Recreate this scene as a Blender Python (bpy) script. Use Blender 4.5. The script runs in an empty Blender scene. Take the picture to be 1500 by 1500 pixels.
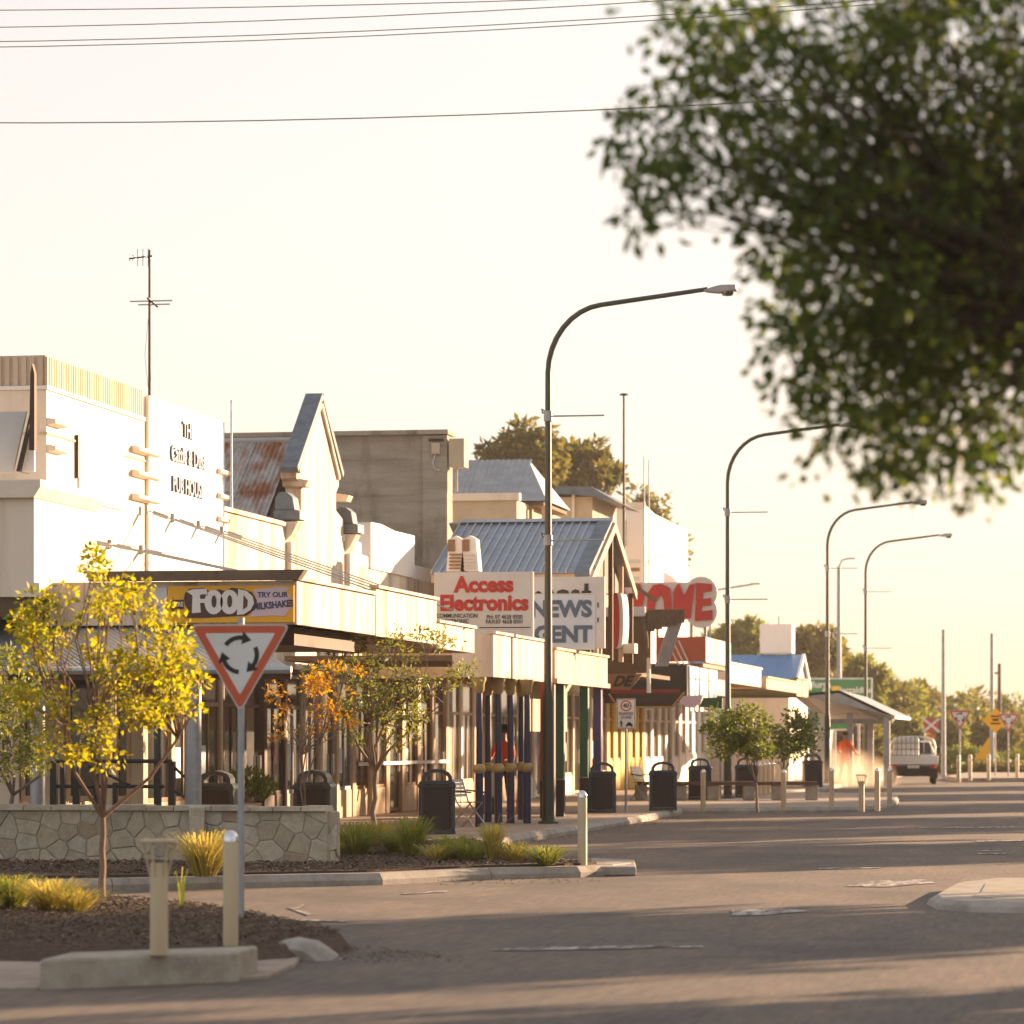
import bpy, bmesh, math, random
import numpy as np
from mathutils import Vector, Matrix
scene = bpy.context.scene
COL = scene.collection
rad = math.radians
# ------------------------------------------------------------------ camera, sky, sun, exposure
TH = math.atan(890 / 5000.0); CT, ST = math.cos(TH), math.sin(TH); CZ = 1.70; HZ = 1082.0
cam = bpy.data.objects.new('camera', bpy.data.cameras.new('camera')); COL.objects.link(cam)
cam.location = (0, 0, CZ); cam.rotation_euler = (rad(90), 0, TH)
cam.data.sensor_width = 36; cam.data.lens = 120; cam.data.shift_y = (HZ - 750) / 1500
cam.data.clip_start = 0.5; cam.data.clip_end = 6000
cam.data.dof.use_dof = True; cam.data.dof.focus_distance = 50; cam.data.dof.aperture_fstop = 2.7
scene.camera = cam
SUN_EL, SUN_AZ = 11.5, 40.0                      # azimuth measured from +Y (street direction) towards +X
world = bpy.data.worlds.new('World'); scene.world = world; world.use_nodes = True
wn = world.node_tree; bg = wn.nodes['Background']
sky = wn.nodes.new('ShaderNodeTexSky'); sky.sky_type = 'NISHITA'; sky.sun_disc = False
sky.sun_elevation = rad(SUN_EL); sky.sun_rotation = rad(SUN_AZ); sky.dust_density = 2.2; sky.air_density = 1.0; sky.ozone_density = 0.5
gm = wn.nodes.new('ShaderNodeGamma'); gm.inputs[1].default_value = 0.34           # thick even haze: the same softening over the whole sky
tn = wn.nodes.new('ShaderNodeMix'); tn.data_type = 'RGBA'; tn.blend_type = 'MULTIPLY'; tn.inputs[0].default_value = 1.0; tn.inputs[7].default_value = (0.97, 0.885, 0.85, 1)
wn.links.new(sky.outputs[0], gm.inputs[0]); wn.links.new(gm.outputs[0], tn.inputs[6]); wn.links.new(tn.outputs[2], bg.inputs[0]); bg.inputs[1].default_value = 0.15
sun = bpy.data.objects.new('sun', bpy.data.lights.new('sun', 'SUN')); COL.objects.link(sun)
sun.data.energy = 4.2; sun.data.angle = rad(0.6); sun.data.color = (1.0, 0.66, 0.40)
sd = Vector((math.sin(rad(SUN_AZ)) * math.cos(rad(SUN_EL)), math.cos(rad(SUN_AZ)) * math.cos(rad(SUN_EL)), math.sin(rad(SUN_EL))))
sun.rotation_euler = sd.to_track_quat('Z', 'Y').to_euler(); sun.location = (30, 40, 40)
vs = scene.view_settings; vs.view_transform = 'Standard'; vs.look = 'None'; vs.exposure = 2.15; vs.gamma = 1.0; vs.use_curve_mapping = False
scene.cycles.max_bounces = 6; scene.cycles.transparent_max_bounces = 8; scene.cycles.volume_bounces = 1

# ------------------------------------------------------------------ where a line of sight meets real planes
def fx(px): return -ST * 5000 + CT * (px - 750)
def fy(px): return CT * 5000 + ST * (px - 750)
def G(px, py, z=0.0):
    t = (CZ - z) / (py - HZ); return Vector((fx(px) * t, fy(px) * t, z))
def at(px, py, depth):
    t = depth / 5000.0; return Vector((fx(px) * t, fy(px) * t, CZ + (HZ - py) * t))
def onX(px, X): return fy(px) * X / fx(px)
def onY(px, Y): return fx(px) * Y / fy(px)
def zX(px, py, X): return CZ + (HZ - py) * X / fx(px)
def zY(px, py, Y): return CZ + (HZ - py) * Y / fy(px)
FX, AX, KX, PZ = -15.2, -11.0, -9.6, 0.13          # shop fronts, awning edge, kerb, footpath height

# ------------------------------------------------------------------ materials
MATS = {}
def mat(name, col, rough=0.75, col2=None, scale=3.0, stretch=(1, 1, 1), lo=0.4, hi=0.65, bump=0.0, bscale=40.0, metal=0.0, spec=0.4,
        col3=None, scale3=1.0, lo3=0.55, hi3=0.7, stretch3=(1, 1, 1), fine=0.0, fscale=120.0, fstretch=(1, 1, 1), bstretch=(1, 1, 1)):
    m = bpy.data.materials.new(name); m.use_nodes = True; nt = m.node_tree; N = nt.nodes; L = nt.links
    b = N['Principled BSDF']; b.inputs['Roughness'].default_value = rough; b.inputs['Metallic'].default_value = metal
    b.inputs['Specular IOR Level'].default_value = spec
    tc = N.new('ShaderNodeTexCoord')
    def noise(sc, st, det=6):
        mp = N.new('ShaderNodeMapping'); mp.inputs['Scale'].default_value = st; L.new(tc.outputs['Object'], mp.inputs[0])
        n = N.new('ShaderNodeTexNoise'); n.inputs['Scale'].default_value = sc; n.inputs['Detail'].default_value = det; n.inputs['Roughness'].default_value = 0.65
        L.new(mp.outputs[0], n.inputs[0]); return n.outputs[0]
    def ramp(s, lo, hi):
        r = N.new('ShaderNodeMapRange'); r.inputs[1].default_value = lo; r.inputs[2].default_value = hi; L.new(s, r.inputs[0]); return r.outputs[0]
    cur = None
    def mix(fac, a, c):
        x = N.new('ShaderNodeMix'); x.data_type = 'RGBA'; L.new(fac, x.inputs[0])
        if isinstance(a, tuple): x.inputs[6].default_value = (*a, 1)
        else: L.new(a, x.inputs[6])
        x.inputs[7].default_value = (*c, 1); return x.outputs[2]
    cur = col
    if col2: cur = mix(ramp(noise(scale, stretch), lo, hi), cur, col2)
    if col3: cur = mix(ramp(noise(scale3, stretch3), lo3, hi3), cur, col3)
    if fine > 0:
        f = ramp(noise(fscale, fstretch, 3), 0.3, 0.7)
        x = N.new('ShaderNodeMix'); x.data_type = 'RGBA'; x.blend_type = 'MULTIPLY'; x.inputs[0].default_value = 1.0
        g = N.new('ShaderNodeMapRange'); g.inputs[3].default_value = 1 - fine; g.inputs[4].default_value = 1 + fine * .5; L.new(f, g.inputs[0])
        if isinstance(cur, tuple): x.inputs[6].default_value = (*cur, 1)
        else: L.new(cur, x.inputs[6])
        L.new(g.outputs[0], x.inputs[7]); cur = x.outputs[2]
    if isinstance(cur, tuple): b.inputs['Base Color'].default_value = (*cur, 1)
    else: L.new(cur, b.inputs['Base Color'])
    if bump > 0:
        bp = N.new('ShaderNodeBump'); bp.inputs['Strength'].default_value = bump; bp.inputs['Distance'].default_value = 0.02
        L.new(noise(bscale, bstretch, 5), bp.inputs['Height']); L.new(bp.outputs[0], b.inputs['Normal'])
    MATS[name] = m; return m
def leafmat(name, cols, trans=0.45, rough=0.55):
    m = bpy.data.materials.new(name); m.use_nodes = True; nt = m.node_tree; N = nt.nodes; L = nt.links
    b = N['Principled BSDF']; b.inputs['Roughness'].default_value = rough; b.inputs['Specular IOR Level'].default_value = 0.35
    g = N.new('ShaderNodeNewGeometry'); r = N.new('ShaderNodeValToRGB')
    e = r.color_ramp.elements
    while len(e) < len(cols): e.new(0.5)
    for i, c in enumerate(cols): e[i].position = i / max(1, len(cols) - 1); e[i].color = (*c, 1)
    L.new(g.outputs['Random Per Island'], r.inputs[0]); L.new(r.outputs[0], b.inputs['Base Color'])
    t = N.new('ShaderNodeBsdfTranslucent'); hs = N.new('ShaderNodeHueSaturation'); hs.inputs['Value'].default_value = 1.6; hs.inputs['Saturation'].default_value = 1.1
    L.new(r.outputs[0], hs.inputs['Color']); L.new(hs.outputs[0], t.inputs[0])
    mx = N.new('ShaderNodeMixShader'); mx.inputs[0].default_value = trans
    L.new(b.outputs[0], mx.inputs[1]); L.new(t.outputs[0], mx.inputs[2]); L.new(mx.outputs[0], N['Material Output'].inputs[0])
    MATS[name] = m; return m

# ------------------------------------------------------------------ mesh building
class MB:
    def __init__(s): s.v = []; s.f = []
    def add(s, vs, fs):
        o = len(s.v); s.v += [tuple(p) for p in vs]; s.f += [tuple(i + o for i in f) for f in fs]; return s
    def box(s, x0, x1, y0, y1, z0, z1):
        if x0 > x1: x0, x1 = x1, x0
        if y0 > y1: y0, y1 = y1, y0
        if z0 > z1: z0, z1 = z1, z0
        return s.add([(x0, y0, z0), (x1, y0, z0), (x1, y1, z0), (x0, y1, z0), (x0, y0, z1), (x1, y0, z1), (x1, y1, z1), (x0, y1, z1)],
                     [(0, 3, 2, 1), (4, 5, 6, 7), (0, 1, 5, 4), (1, 2, 6, 5), (2, 3, 7, 6), (3, 0, 4, 7)])
    def prism(s, pts, axis, a0, a1):
        n = len(pts)
        def P(p, a): return (a, p[0], p[1]) if axis == 'x' else (p[0], a, p[1]) if axis == 'y' else (p[0], p[1], a)
        return s.add([P(p, a0) for p in pts] + [P(p, a1) for p in pts],
                     [tuple(range(n)), tuple(range(2 * n - 1, n - 1, -1))] + [(i, i + n, (i + 1) % n + n, (i + 1) % n) for i in range(n)])
    def frus(s, pts0, z0, pts1, z1):
        n = len(pts0)
        return s.add([(p[0], p[1], z0) for p in pts0] + [(p[0], p[1], z1) for p in pts1],
                     [tuple(range(n)), tuple(range(2 * n - 1, n - 1, -1))] + [(i, i + n, (i + 1) % n + n, (i + 1) % n) for i in range(n)])
    def tube(s, path, radii, n=8):
        path = [Vector(p) for p in path]
        if not isinstance(radii, (list, tuple)): radii = [radii] * len(path)
        vs = []; fs = []; side = None
        for i, p in enumerate(path):
            d = (path[min(i + 1, len(path) - 1)] - path[max(i - 1, 0)])
            d = d.normalized() if d.length > 1e-9 else Vector((0, 0, 1))
            if side is None: side = d.orthogonal().normalized()
            side = (side - d * side.dot(d)); side = side.normalized() if side.length > 1e-6 else d.orthogonal().normalized()
            up = d.cross(side)
            for k in range(n):
                a = 2 * math.pi * k / n; vs.append(p + (side * math.cos(a) + up * math.sin(a)) * radii[i])
        for i in range(len(path) - 1):
            for k in range(n):
                a = i * n + k; b = i * n + (k + 1) % n; fs.append((a, b, b + n, a + n))
        fs.append(tuple(range(n - 1, -1, -1))); fs.append(tuple(range((len(path) - 1) * n, len(path) * n)))
        return s.add(vs, fs)
    def cyl(s, p0, p1, r0, r1=None, n=12): return s.tube([p0, p1], [r0, r0 if r1 is None else r1], n)
    def lathe(s, prof, n=16, c=(0, 0, 0)):
        vs = []; fs = []; m = len(prof)
        for r, z in prof:
            for k in range(n):
                a = 2 * math.pi * k / n; vs.append((c[0] + r * math.cos(a), c[1] + r * math.sin(a), c[2] + z))
        for i in range(m - 1):
            for k in range(n): fs.append((i * n + k, i * n + (k + 1) % n, (i + 1) * n + (k + 1) % n, (i + 1) * n + k))
        fs.append(tuple(range(n - 1, -1, -1))); fs.append(tuple(range((m - 1) * n, m * n)))
        return s.add(vs, fs)
    def corr(s, o, u, v, wid, leng, pitch=0.1, amp=0.012, seg=6):
        """corrugated sheet: o corner, u across the waves, v down the slope; upper and lower skins"""
        o = Vector(o); u = Vector(u); v = Vector(v); nrm = u.cross(v).normalized(); n = max(2, int(wid / pitch * seg)); vs = []; fs = []
        for k in range(n + 1):
            w = wid * k / n; h = amp * math.sin(2 * math.pi * w / pitch); p = o + u * w + nrm * h
            vs += [p, p + v * leng, p - nrm * .004, p + v * leng - nrm * .004]
        for k in range(n):
            a = 4 * k; b = a + 4
            fs += [(a, b, b + 1, a + 1), (a + 2, a + 3, b + 3, b + 2), (a + 1, b + 1, b + 3, a + 3), (a, a + 2, b + 2, b)]
        return s.add(vs, fs)
    def build(s, name, m, parent=None, smooth=False, bevel=0.0, off=True):
        me = bpy.data.meshes.new(name)
        o3 = Vector(parent_world(parent)) if (parent is not None and off) else Vector((0, 0, 0))
        vs = [(p[0] - o3.x, p[1] - o3.y, p[2] - o3.z) for p in s.v]
        me.from_pydata(vs, [], s.f)
        b = bmesh.new(); b.from_mesh(me); bmesh.ops.recalc_face_normals(b, faces=b.faces); b.to_mesh(me); b.free()
        if smooth:
            me.polygons.foreach_set('use_smooth', [True] * len(me.polygons))
            try: me.set_sharp_from_angle(angle=rad(40))
            except Exception: pass
        me.materials.append(MATS[m] if isinstance(m, str) else m)
        o = bpy.data.objects.new(name, me); COL.objects.link(o)
        if parent is not None: o.parent = parent
        if bevel > 0:
            md = o.modifiers.new('bevel', 'BEVEL'); md.width = bevel; md.segments = 2; md.limit_method = 'ANGLE'
        return o
def parent_world(o):
    x = Vector((0, 0, 0))
    while o is not None: x = x + o.location; o = o.parent
    return x
def tag(o, label=None, cat=None, group=None, kind=None):
    if label: o['label'] = label
    if cat: o['category'] = cat
    if group: o['group'] = group
    if kind: o['kind'] = kind
    return o
def thing(name, label, cat, loc=(0, 0, 0), rz=0.0, group=None):
    o = bpy.data.objects.new(name, None); COL.objects.link(o); o.empty_display_size = 0.2
    o.location = loc; o.rotation_euler = (0, 0, rz); return tag(o, label, cat, group)
def copy_tree(o, parent=None):
    c = o.copy(); COL.objects.link(c); c.parent = parent
    for ch in list(o.children): copy_tree(ch, c)
    return c
def dup(root, loc, rz, label, scale=None):
    c = copy_tree(root); c.location = loc; c.rotation_euler = (0, 0, rz); c['label'] = label
    if scale: c.scale = (scale,) * 3
    return c
def text(s, size, m, parent, loc, rot=(rad(90), 0, 0), name='lettering', bold=0.0, align='CENTER', ext=0.004, sx=1.0, off=True, shear=0.0, spacing=1.0):
    cu = bpy.data.curves.new(name, 'FONT'); cu.body = s; cu.size = size; cu.align_x = align; cu.align_y = 'CENTER'; cu.offset = bold; cu.extrude = ext
    cu.shear = shear; cu.space_character = spacing; cu.resolution_u = 3
    t = bpy.data.objects.new(name, cu); COL.objects.link(t)
    me = bpy.data.meshes.new_from_object(t.evaluated_get(bpy.context.evaluated_depsgraph_get()))
    bpy.data.objects.remove(t); bpy.data.curves.remove(cu)
    me.materials.clear(); me.materials.append(MATS[m])
    o = bpy.data.objects.new(name, me); COL.objects.link(o); o.parent = parent
    o.location = Vector(loc) - (parent_world(parent) if off else Vector((0, 0, 0))); o.rotation_euler = rot; o.scale = (sx, 1, 1)
    return o
FACE_ST = (rad(90), 0, rad(90))                    # lettering that faces the street (+X)

# ------------------------------------------------------------------ leaves and trees
def leaf_mesh(name, P, D, L, W, m, parent, fold=0.25, seed=1, kind=None):
    rng = np.random.default_rng(seed); n = len(P); P = np.asarray(P, float); D = np.asarray(D, float)
    D /= np.linalg.norm(D, axis=1, keepdims=True) + 1e-9
    q = rng.normal(size=(n, 3)); S = np.cross(D, q); S /= np.linalg.norm(S, axis=1, keepdims=True) + 1e-9; Nn = np.cross(S, D)
    L = np.broadcast_to(np.asarray(L, float), (n,))[:, None]; W = np.broadcast_to(np.asarray(W, float), (n,))[:, None]
    o = np.array(parent_world(parent))
    V = np.stack([P, P + D * L * .45 + S * W * .5 + Nn * W * fold, P + D * L, P + D * L * .45 - S * W * .5 + Nn * W * fold], 1).reshape(-1, 3) - o
    me = bpy.data.meshes.new(name); me.vertices.add(4 * n); me.vertices.foreach_set('co', V.astype(np.float32).ravel())
    me.loops.add(4 * n); me.loops.foreach_set('vertex_index', np.arange(4 * n, dtype=np.int32))
    me.polygons.add(n); me.polygons.foreach_set('loop_start', np.arange(0, 4 * n, 4, dtype=np.int32))
    try: me.polygons.foreach_set('loop_total', np.full(n, 4, dtype=np.int32))
    except Exception: pass
    me.update(); me.validate(); me.materials.append(MATS[m])
    ob = bpy.data.objects.new(name, me); COL.objects.link(ob); ob.parent = parent
    if kind: ob['kind'] = kind
    return ob
def rball(rng, n):
    d = rng.normal(size=(n, 3)); d /= np.linalg.norm(d, axis=1, keepdims=True); return d * rng.random((n, 1)) ** (1 / 3)
def tree(name, label, base, forks, fork_h, tips, r0, bark, leaf, nleaf, clump, L, W, seed=1, cat='tree', group=None, droop=0.0, bare=0.0, twigs=True, limb=1.0):
    """base point; forks limbs leave the trunk at fork_h; tips = list of world points at which leaf clumps grow"""
    rng = np.random.default_rng(seed); base = Vector(base); root = thing(name, label, cat, base, 0, group)
    b = MB(); top = base + Vector((rng.normal() * .05, rng.normal() * .05, fork_h))
    n0 = 5; pts = [base.lerp(top, i / n0) + Vector((rng.normal(), rng.normal(), 0)) * r0 * .25 * (0 < i < n0) for i in range(n0 + 1)]
    b.tube(pts, [r0 * (1.15 - .35 * i / n0) for i in range(n0 + 1)], 8)
    tips = [Vector(t) for t in tips]; ang = sorted(tips, key=lambda t: math.atan2(t.y - base.y, t.x - base.x) + 0.0 * t.z)
    groups = [ang[i::1][int(k * len(ang) / forks):int((k + 1) * len(ang) / forks)] if False else ang[int(k * len(ang) / forks):int((k + 1) * len(ang) / forks)] for k in range(forks) for i in [0]]
    for g in groups:
        if not g: continue
        c = sum(g, Vector()) / len(g); mid = top.lerp(c, .6) + Vector((rng.normal(), rng.normal(), rng.normal() * .4)) * (c - top).length * .07
        q = [top, top.lerp(mid, .5) + Vector((rng.normal(), rng.normal(), 0)) * (c - top).length * .05, mid]
        b.tube(q, [r0 * .62 * limb, r0 * .5 * limb, r0 * .38 * limb], 6)
        for t in g:
            m2 = mid.lerp(t, .5) + Vector((rng.normal(), rng.normal(), .3)) * (t - mid).length * .12
            b.tube([mid, m2, t], [r0 * .3 * limb, r0 * .2 * limb, r0 * .08 * limb], 5)
            if twigs:
                for k in range(3):
                    e = t + Vector(rball(rng, 1)[0]) * clump * .9; b.tube([m2.lerp(t, .5), e], [r0 * .1, r0 * .04], 3)
    b.build('trunk', bark, root, smooth=True)
    w = rng.random(len(tips)) * .8 + .6; w /= w.sum()
    idx = rng.choice(len(tips), nleaf, p=w); T = np.array([tuple(t) for t in tips])
    csz = clump * (0.6 + 0.8 * rng.random(len(tips)))
    P = T[idx] + rball(rng, nleaf) * csz[idx][:, None] * np.array([1, 1, .75])
    D = P - T[idx] + rng.normal(size=(nleaf, 3)) * clump * .5; D[:, 2] -= droop * clump
    leaf_mesh('crown', P, D, L * (0.6 + .8 * rng.random(nleaf)), W * (0.6 + .8 * rng.random(nleaf)), leaf, root, seed=seed + 5)
    return root
def ell_tips(c, r, n, seed, zmin=-1.0, shell=0.35):
    rng = np.random.default_rng(seed); out = []
    while len(out) < n:
        d = rng.normal(size=3); d /= np.linalg.norm(d); d *= (shell + (1 - shell) * rng.random()) ** .7
        if d[2] < zmin: continue
        out.append(Vector((c[0] + d[0] * r[0], c[1] + d[1] * r[1], c[2] + d[2] * r[2])))
    return out
def voronoi(w, h, n, seed):
    rnd = random.Random(seed); pts = []; tries = 0
    dmin = 0.72 * math.sqrt(w * h / n)
    while len(pts) < n and tries < 8000:
        tries += 1; p = (rnd.random() * w, rnd.random() * h)
        if all((p[0] - q[0]) ** 2 + (p[1] - q[1]) ** 2 > dmin ** 2 for q in pts): pts.append(p)
    cells = []
    for p in pts:
        poly = [(0, 0), (w, 0), (w, h), (0, h)]
        for q in pts:
            if q is p or (p[0] - q[0]) ** 2 + (p[1] - q[1]) ** 2 > (5 * dmin) ** 2: continue
            mx, my = (p[0] + q[0]) / 2, (p[1] + q[1]) / 2; nx, ny = q[0] - p[0], q[1] - p[1]; new = []
            for i in range(len(poly)):
                a, c = poly[i], poly[(i + 1) % len(poly)]
                da = (a[0] - mx) * nx + (a[1] - my) * ny; dc = (c[0] - mx) * nx + (c[1] - my) * ny
                if da <= 0: new.append(a)
                if da * dc < 0: t = da / (da - dc); new.append((a[0] + (c[0] - a[0]) * t, a[1] + (c[1] - a[1]) * t))
            poly = new
            if len(poly) < 3: break
        if len(poly) >= 3: cells.append(poly)
    return cells
# ------------------------------------------------------------------ the palette
mat('asphalt', (.092, .074, .060), .85, (.152, .110, .080), .9, (1, .22, 1), .40, .64, bump=.2, bscale=12, bstretch=(1, .12, 1), col3=(.058, .050, .044), scale3=.55, lo3=.5, hi3=.66, stretch3=(.5, .45, 1), fine=.38, fscale=16, fstretch=(1, .10, 1))
mat('asphalt_patch', (.07, .062, .057), .8, (.09, .076, .068), 2, bump=.8, bscale=45, fine=.7, fscale=38)
mat('dirt', (.26, .17, .10), .95, (.20, .15, .08), .4, bump=.4, bscale=6, fine=.3, fscale=20)
mat('path_concrete', (.36, .29, .23), .9, (.25, .19, .15), 1.5, bump=.25, bscale=60, fine=.3, fscale=90, col3=(.42, .35, .28), scale3=5)
mat('kerb_concrete', (.38, .345, .30), .88, (.28, .245, .21), 4, bump=.35, bscale=50, fine=.3, fscale=110, col3=(.18, .15, .12), scale3=1.6, lo3=.56, hi3=.75)
mat('block_concrete', (.40, .36, .29), .9, (.30, .26, .20), 5, bump=.4, bscale=60, fine=.3, fscale=130, col3=(.23, .20, .16), scale3=2.2, lo3=.55, hi3=.75)
mat('road_paint', (.40, .37, .34), .8, (.11, .09, .08), 9, (1, .15, 1), lo=.42, hi=.56, fine=.3, fscale=14, fstretch=(1, .2, 1))
mat('mulch', (.095, .058, .036), .95, (.05, .032, .022), 20, bump=.8, bscale=60, col3=(.22, .15, .10), scale3=30, lo3=.6, hi3=.7)
mat('mulch_chip', (.13, .085, .055), .9, (.06, .04, .028), 6, col3=(.32, .24, .17), scale3=9, lo3=.58, hi3=.66)
mat('cream', (.74, .64, .52), .75, (.60, .49, .37), 1.1, (1.5, 1.5, .22), .48, .72, bump=.1, bscale=30)
mat('white_paint', (.78, .74, .69), .6, (.68, .63, .56), 1.2, (1, 1, .3), .5, .8, bump=.06, bscale=40)
mat('aged_cream', (.67, .59, .49), .85, (.52, .42, .32), 1.6, (1.5, 1.5, .16), .44, .62, bump=.15, bscale=25, col3=(.33, .25, .18), scale3=.9, stretch3=(2, 2, .14), lo3=.50, hi3=.66)
mat('tan_wall', (.52, .42, .29), .85, (.44, .35, .24), 2, bump=.1, bscale=30)
mat('band_flute', (.56, .46, .35), .85, (.48, .38, .28), 3, (1, 1, .4), bump=.2, bscale=30)
mat('concrete_old', (.37, .325, .26), .92, (.27, .235, .185), 1.1, (.5, .5, 3.2), .4, .65, bump=.5, bscale=14, bstretch=(.3, .3, 3), col3=(.12, .105, .08), scale3=.8, stretch3=(1.2, 1.2, .45), lo3=.52, hi3=.7, fine=.2, fscale=30)
mat('slate_cap', (.13, .17, .21), .7, (.09, .11, .14), 4, bump=.2, bscale=20)
mat('galv', (.42, .44, .46), .42, (.34, .36, .38), 4, (1, .3, 1), metal=.55, spec=.4)
mat('galv_dull', (.33, .35, .37), .55, (.26, .28, .30), 3, metal=.35)
mat('rust_roof', (.36, .37, .37), .6, (.28, .29, .29), 4, metal=.25, col3=(.22, .085, .035), scale3=1.1, stretch3=(1, .45, .45), lo3=.50, hi3=.60)
mat('blue_roof', (.22, .28, .35), .45, (.17, .22, .29), 3, metal=.3)
mat('bright_blue', (.04, .16, .38), .45, (.05, .19, .42), 3)
mat('timber', (.30, .18, .095), .75, (.20, .11, .055), 6, (1, 1, .12), bump=.3, bscale=30, bstretch=(1, 1, .1))
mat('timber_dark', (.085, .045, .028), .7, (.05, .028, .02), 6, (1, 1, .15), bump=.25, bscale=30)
mat('timber_pale', (.58, .43, .27), .75, (.42, .29, .17), 5, (1, 1, .15), bump=.2, bscale=30)
mat('bench_timber', (.13, .07, .045), .7, (.08, .045, .03), 6, (1, .2, 1), bump=.3, bscale=40)
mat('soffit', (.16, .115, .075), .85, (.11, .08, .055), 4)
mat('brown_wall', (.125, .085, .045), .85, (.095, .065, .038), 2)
mat('dark_metal', (.018, .019, .020), .45)
mat('rail_black', (.012, .012, .013), .4)
mat('lamp_green', (.020, .032, .026), .42, (.03, .04, .032), 5, spec=.5)
mat('bin_navy', (.024, .045, .062), .36, (.032, .056, .074), 8, spec=.5)
mat('bin_mesh', (.026, .026, .030), .5, (.045, .030, .028), 6)
mat('grey_post', (.36, .37, .39), .45, (.30, .31, .33), 8, metal=.5)
mat('bollard_cream', (.52, .42, .27), .5, (.46, .36, .23), 6, (1, 1, .3), col3=(.36, .29, .2), scale3=5, lo3=.66, hi3=.75)
mat('chrome', (.62, .64, .66), .22, metal=1.0)
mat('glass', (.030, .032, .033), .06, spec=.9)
mat('navy', (.018, .024, .075), .35, spec=.5)
mat('gold', (.42, .30, .12), .5, (.34, .24, .10), 12)
mat('red_post', (.23, .025, .022), .45); mat('green_post', (.012, .10, .065), .45); mat('purple_post', (.055, .05, .18), .45)
mat('black_base', (.016, .015, .015), .5)
mat('red_paint', (.46, .018, .016), .5, (.40, .016, .014), 4); mat('wire', (.34, .26, .18), .6)
mat('brick_red', (.42, .085, .035), .6, (.36, .07, .03), 3)
mat('sign_orange', (.56, .105, .04), .45, (.52, .09, .035), 3); mat('sign_white', (.68, .68, .66), .4, (.62, .61, .59), 3); mat('sign_rim', (.52, .53, .52), .4)
mat('black_ink', (.012, .012, .013), .5); mat('grey_ink', (.065, .115, .19), .5); mat('board_grey', (.60, .60, .58), .6, (.54, .53, .51), 2)
mat('news_blue', (.55, .62, .68), .6); mat('food_yellow', (.80, .40, .015), .5, (.74, .35, .012), 6); mat('food_pink', (.62, .47, .52), .5)
mat('food_brown', (.065, .032, .028), .5); mat('food_white', (.74, .69, .64), .5); mat('food_ink', (.03, .045, .12), .5)
mat('yellow_wall', (.70, .47, .08), .7, (.62, .40, .06), 2); mat('olive', (.10, .115, .045), .6); mat('awning_green', (.03, .095, .035), .6)
mat('road_green', (.010, .19, .055), .4); mat('plate_yellow', (.72, .46, .02), .45); mat('diamond', (.78, .42, .01), .45)
mat('hi_vis', (.85, .13, .02), .8, (.7, .10, .02), 10); mat('trouser', (.03, .03, .035), .85); mat('skin', (.36, .20, .13), .6); mat('boot', (.05, .032, .02), .7)
mat('khaki', (.10, .09, .06), .85); mat('hat', (.05, .045, .03), .85); mat('bag_black', (.012, .012, .012), .35); mat('rubber', (.02, .02, .02), .8)
mat('ute_white', (.72, .72, .72), .3, (.66, .65, .63), 4, spec=.5); mat('tank', (.66, .67, .66), .45, (.58, .59, .57), 5); mat('lamp_red', (.40, .02, .015), .25); mat('lamp_amber', (.75, .25, .02), .25)
mat('bark', (.26, .17, .12), .85, (.19, .13, .09), 12, (1, 1, .3), bump=.4, bscale=60); mat('bark_grey', (.23, .19, .16), .85, (.16, .13, .11), 12, (1, 1, .3), bump=.4, bscale=60); mat('bark_dark', (.045, .035, .026), .9)
leafmat('leaf_gold', [(.20, .22, .025), (.32, .30, .03), (.44, .35, .03), (.15, .19, .03), (.48, .36, .04)], .55)
leafmat('leaf_orange', [(.42, .22, .03), (.50, .27, .03), (.33, .20, .03), (.55, .24, .03)], .5)
leafmat('leaf_sage', [(.10, .13, .03), (.15, .17, .035), (.20, .19, .04), (.08, .11, .035)], .45)
leafmat('leaf_dark', [(.045, .075, .016), (.075, .11, .022), (.11, .15, .028), (.05, .085, .018), (.15, .17, .03)], .5)
leafmat('leaf_gum', [(.09, .10, .025), (.13, .125, .03), (.17, .14, .032), (.07, .08, .022)], .42)
leafmat('leaf_green', [(.07, .11, .02), (.12, .15, .025), (.17, .18, .03), (.05, .085, .02)], .45)
leafmat('grass_gold', [(.38, .33, .08), (.50, .39, .12), (.28, .29, .06), (.44, .29, .11)], .5)
leafmat('grass_green', [(.18, .22, .04), (.27, .27, .055), (.13, .17, .035), (.38, .31, .08)], .5)
for i, c in enumerate([(.47, .41, .31), (.42, .36, .27), (.50, .45, .36), (.40, .30, .22), (.42, .37, .29), (.54, .47, .36)]):
    mat('stone_%d' % i, c, .9, tuple(x * .78 for x in c), 7, bump=.5, bscale=25, fine=.25, fscale=60)
mat('mortar', (.54, .48, .39), .95, (.40, .35, .28), 9, bump=.4, bscale=40)

# ------------------------------------------------------------------ the setting: ground, road, footpaths, islands
def struct(o): o['kind'] = 'structure'; return o
struct(MB().add([(-2500, -400, -.03), (2500, -400, -.03), (2500, 4500, -.03), (-2500, 4500, -.03)], [(0, 1, 2, 3)]).build('ground', 'dirt'))
struct(MB().add([(-90, -40, -.004), (70, -40, -.004), (70, 420, -.004), (-90, 420, -.004)], [(0, 1, 2, 3)]).build('road', 'asphalt'))
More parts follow.
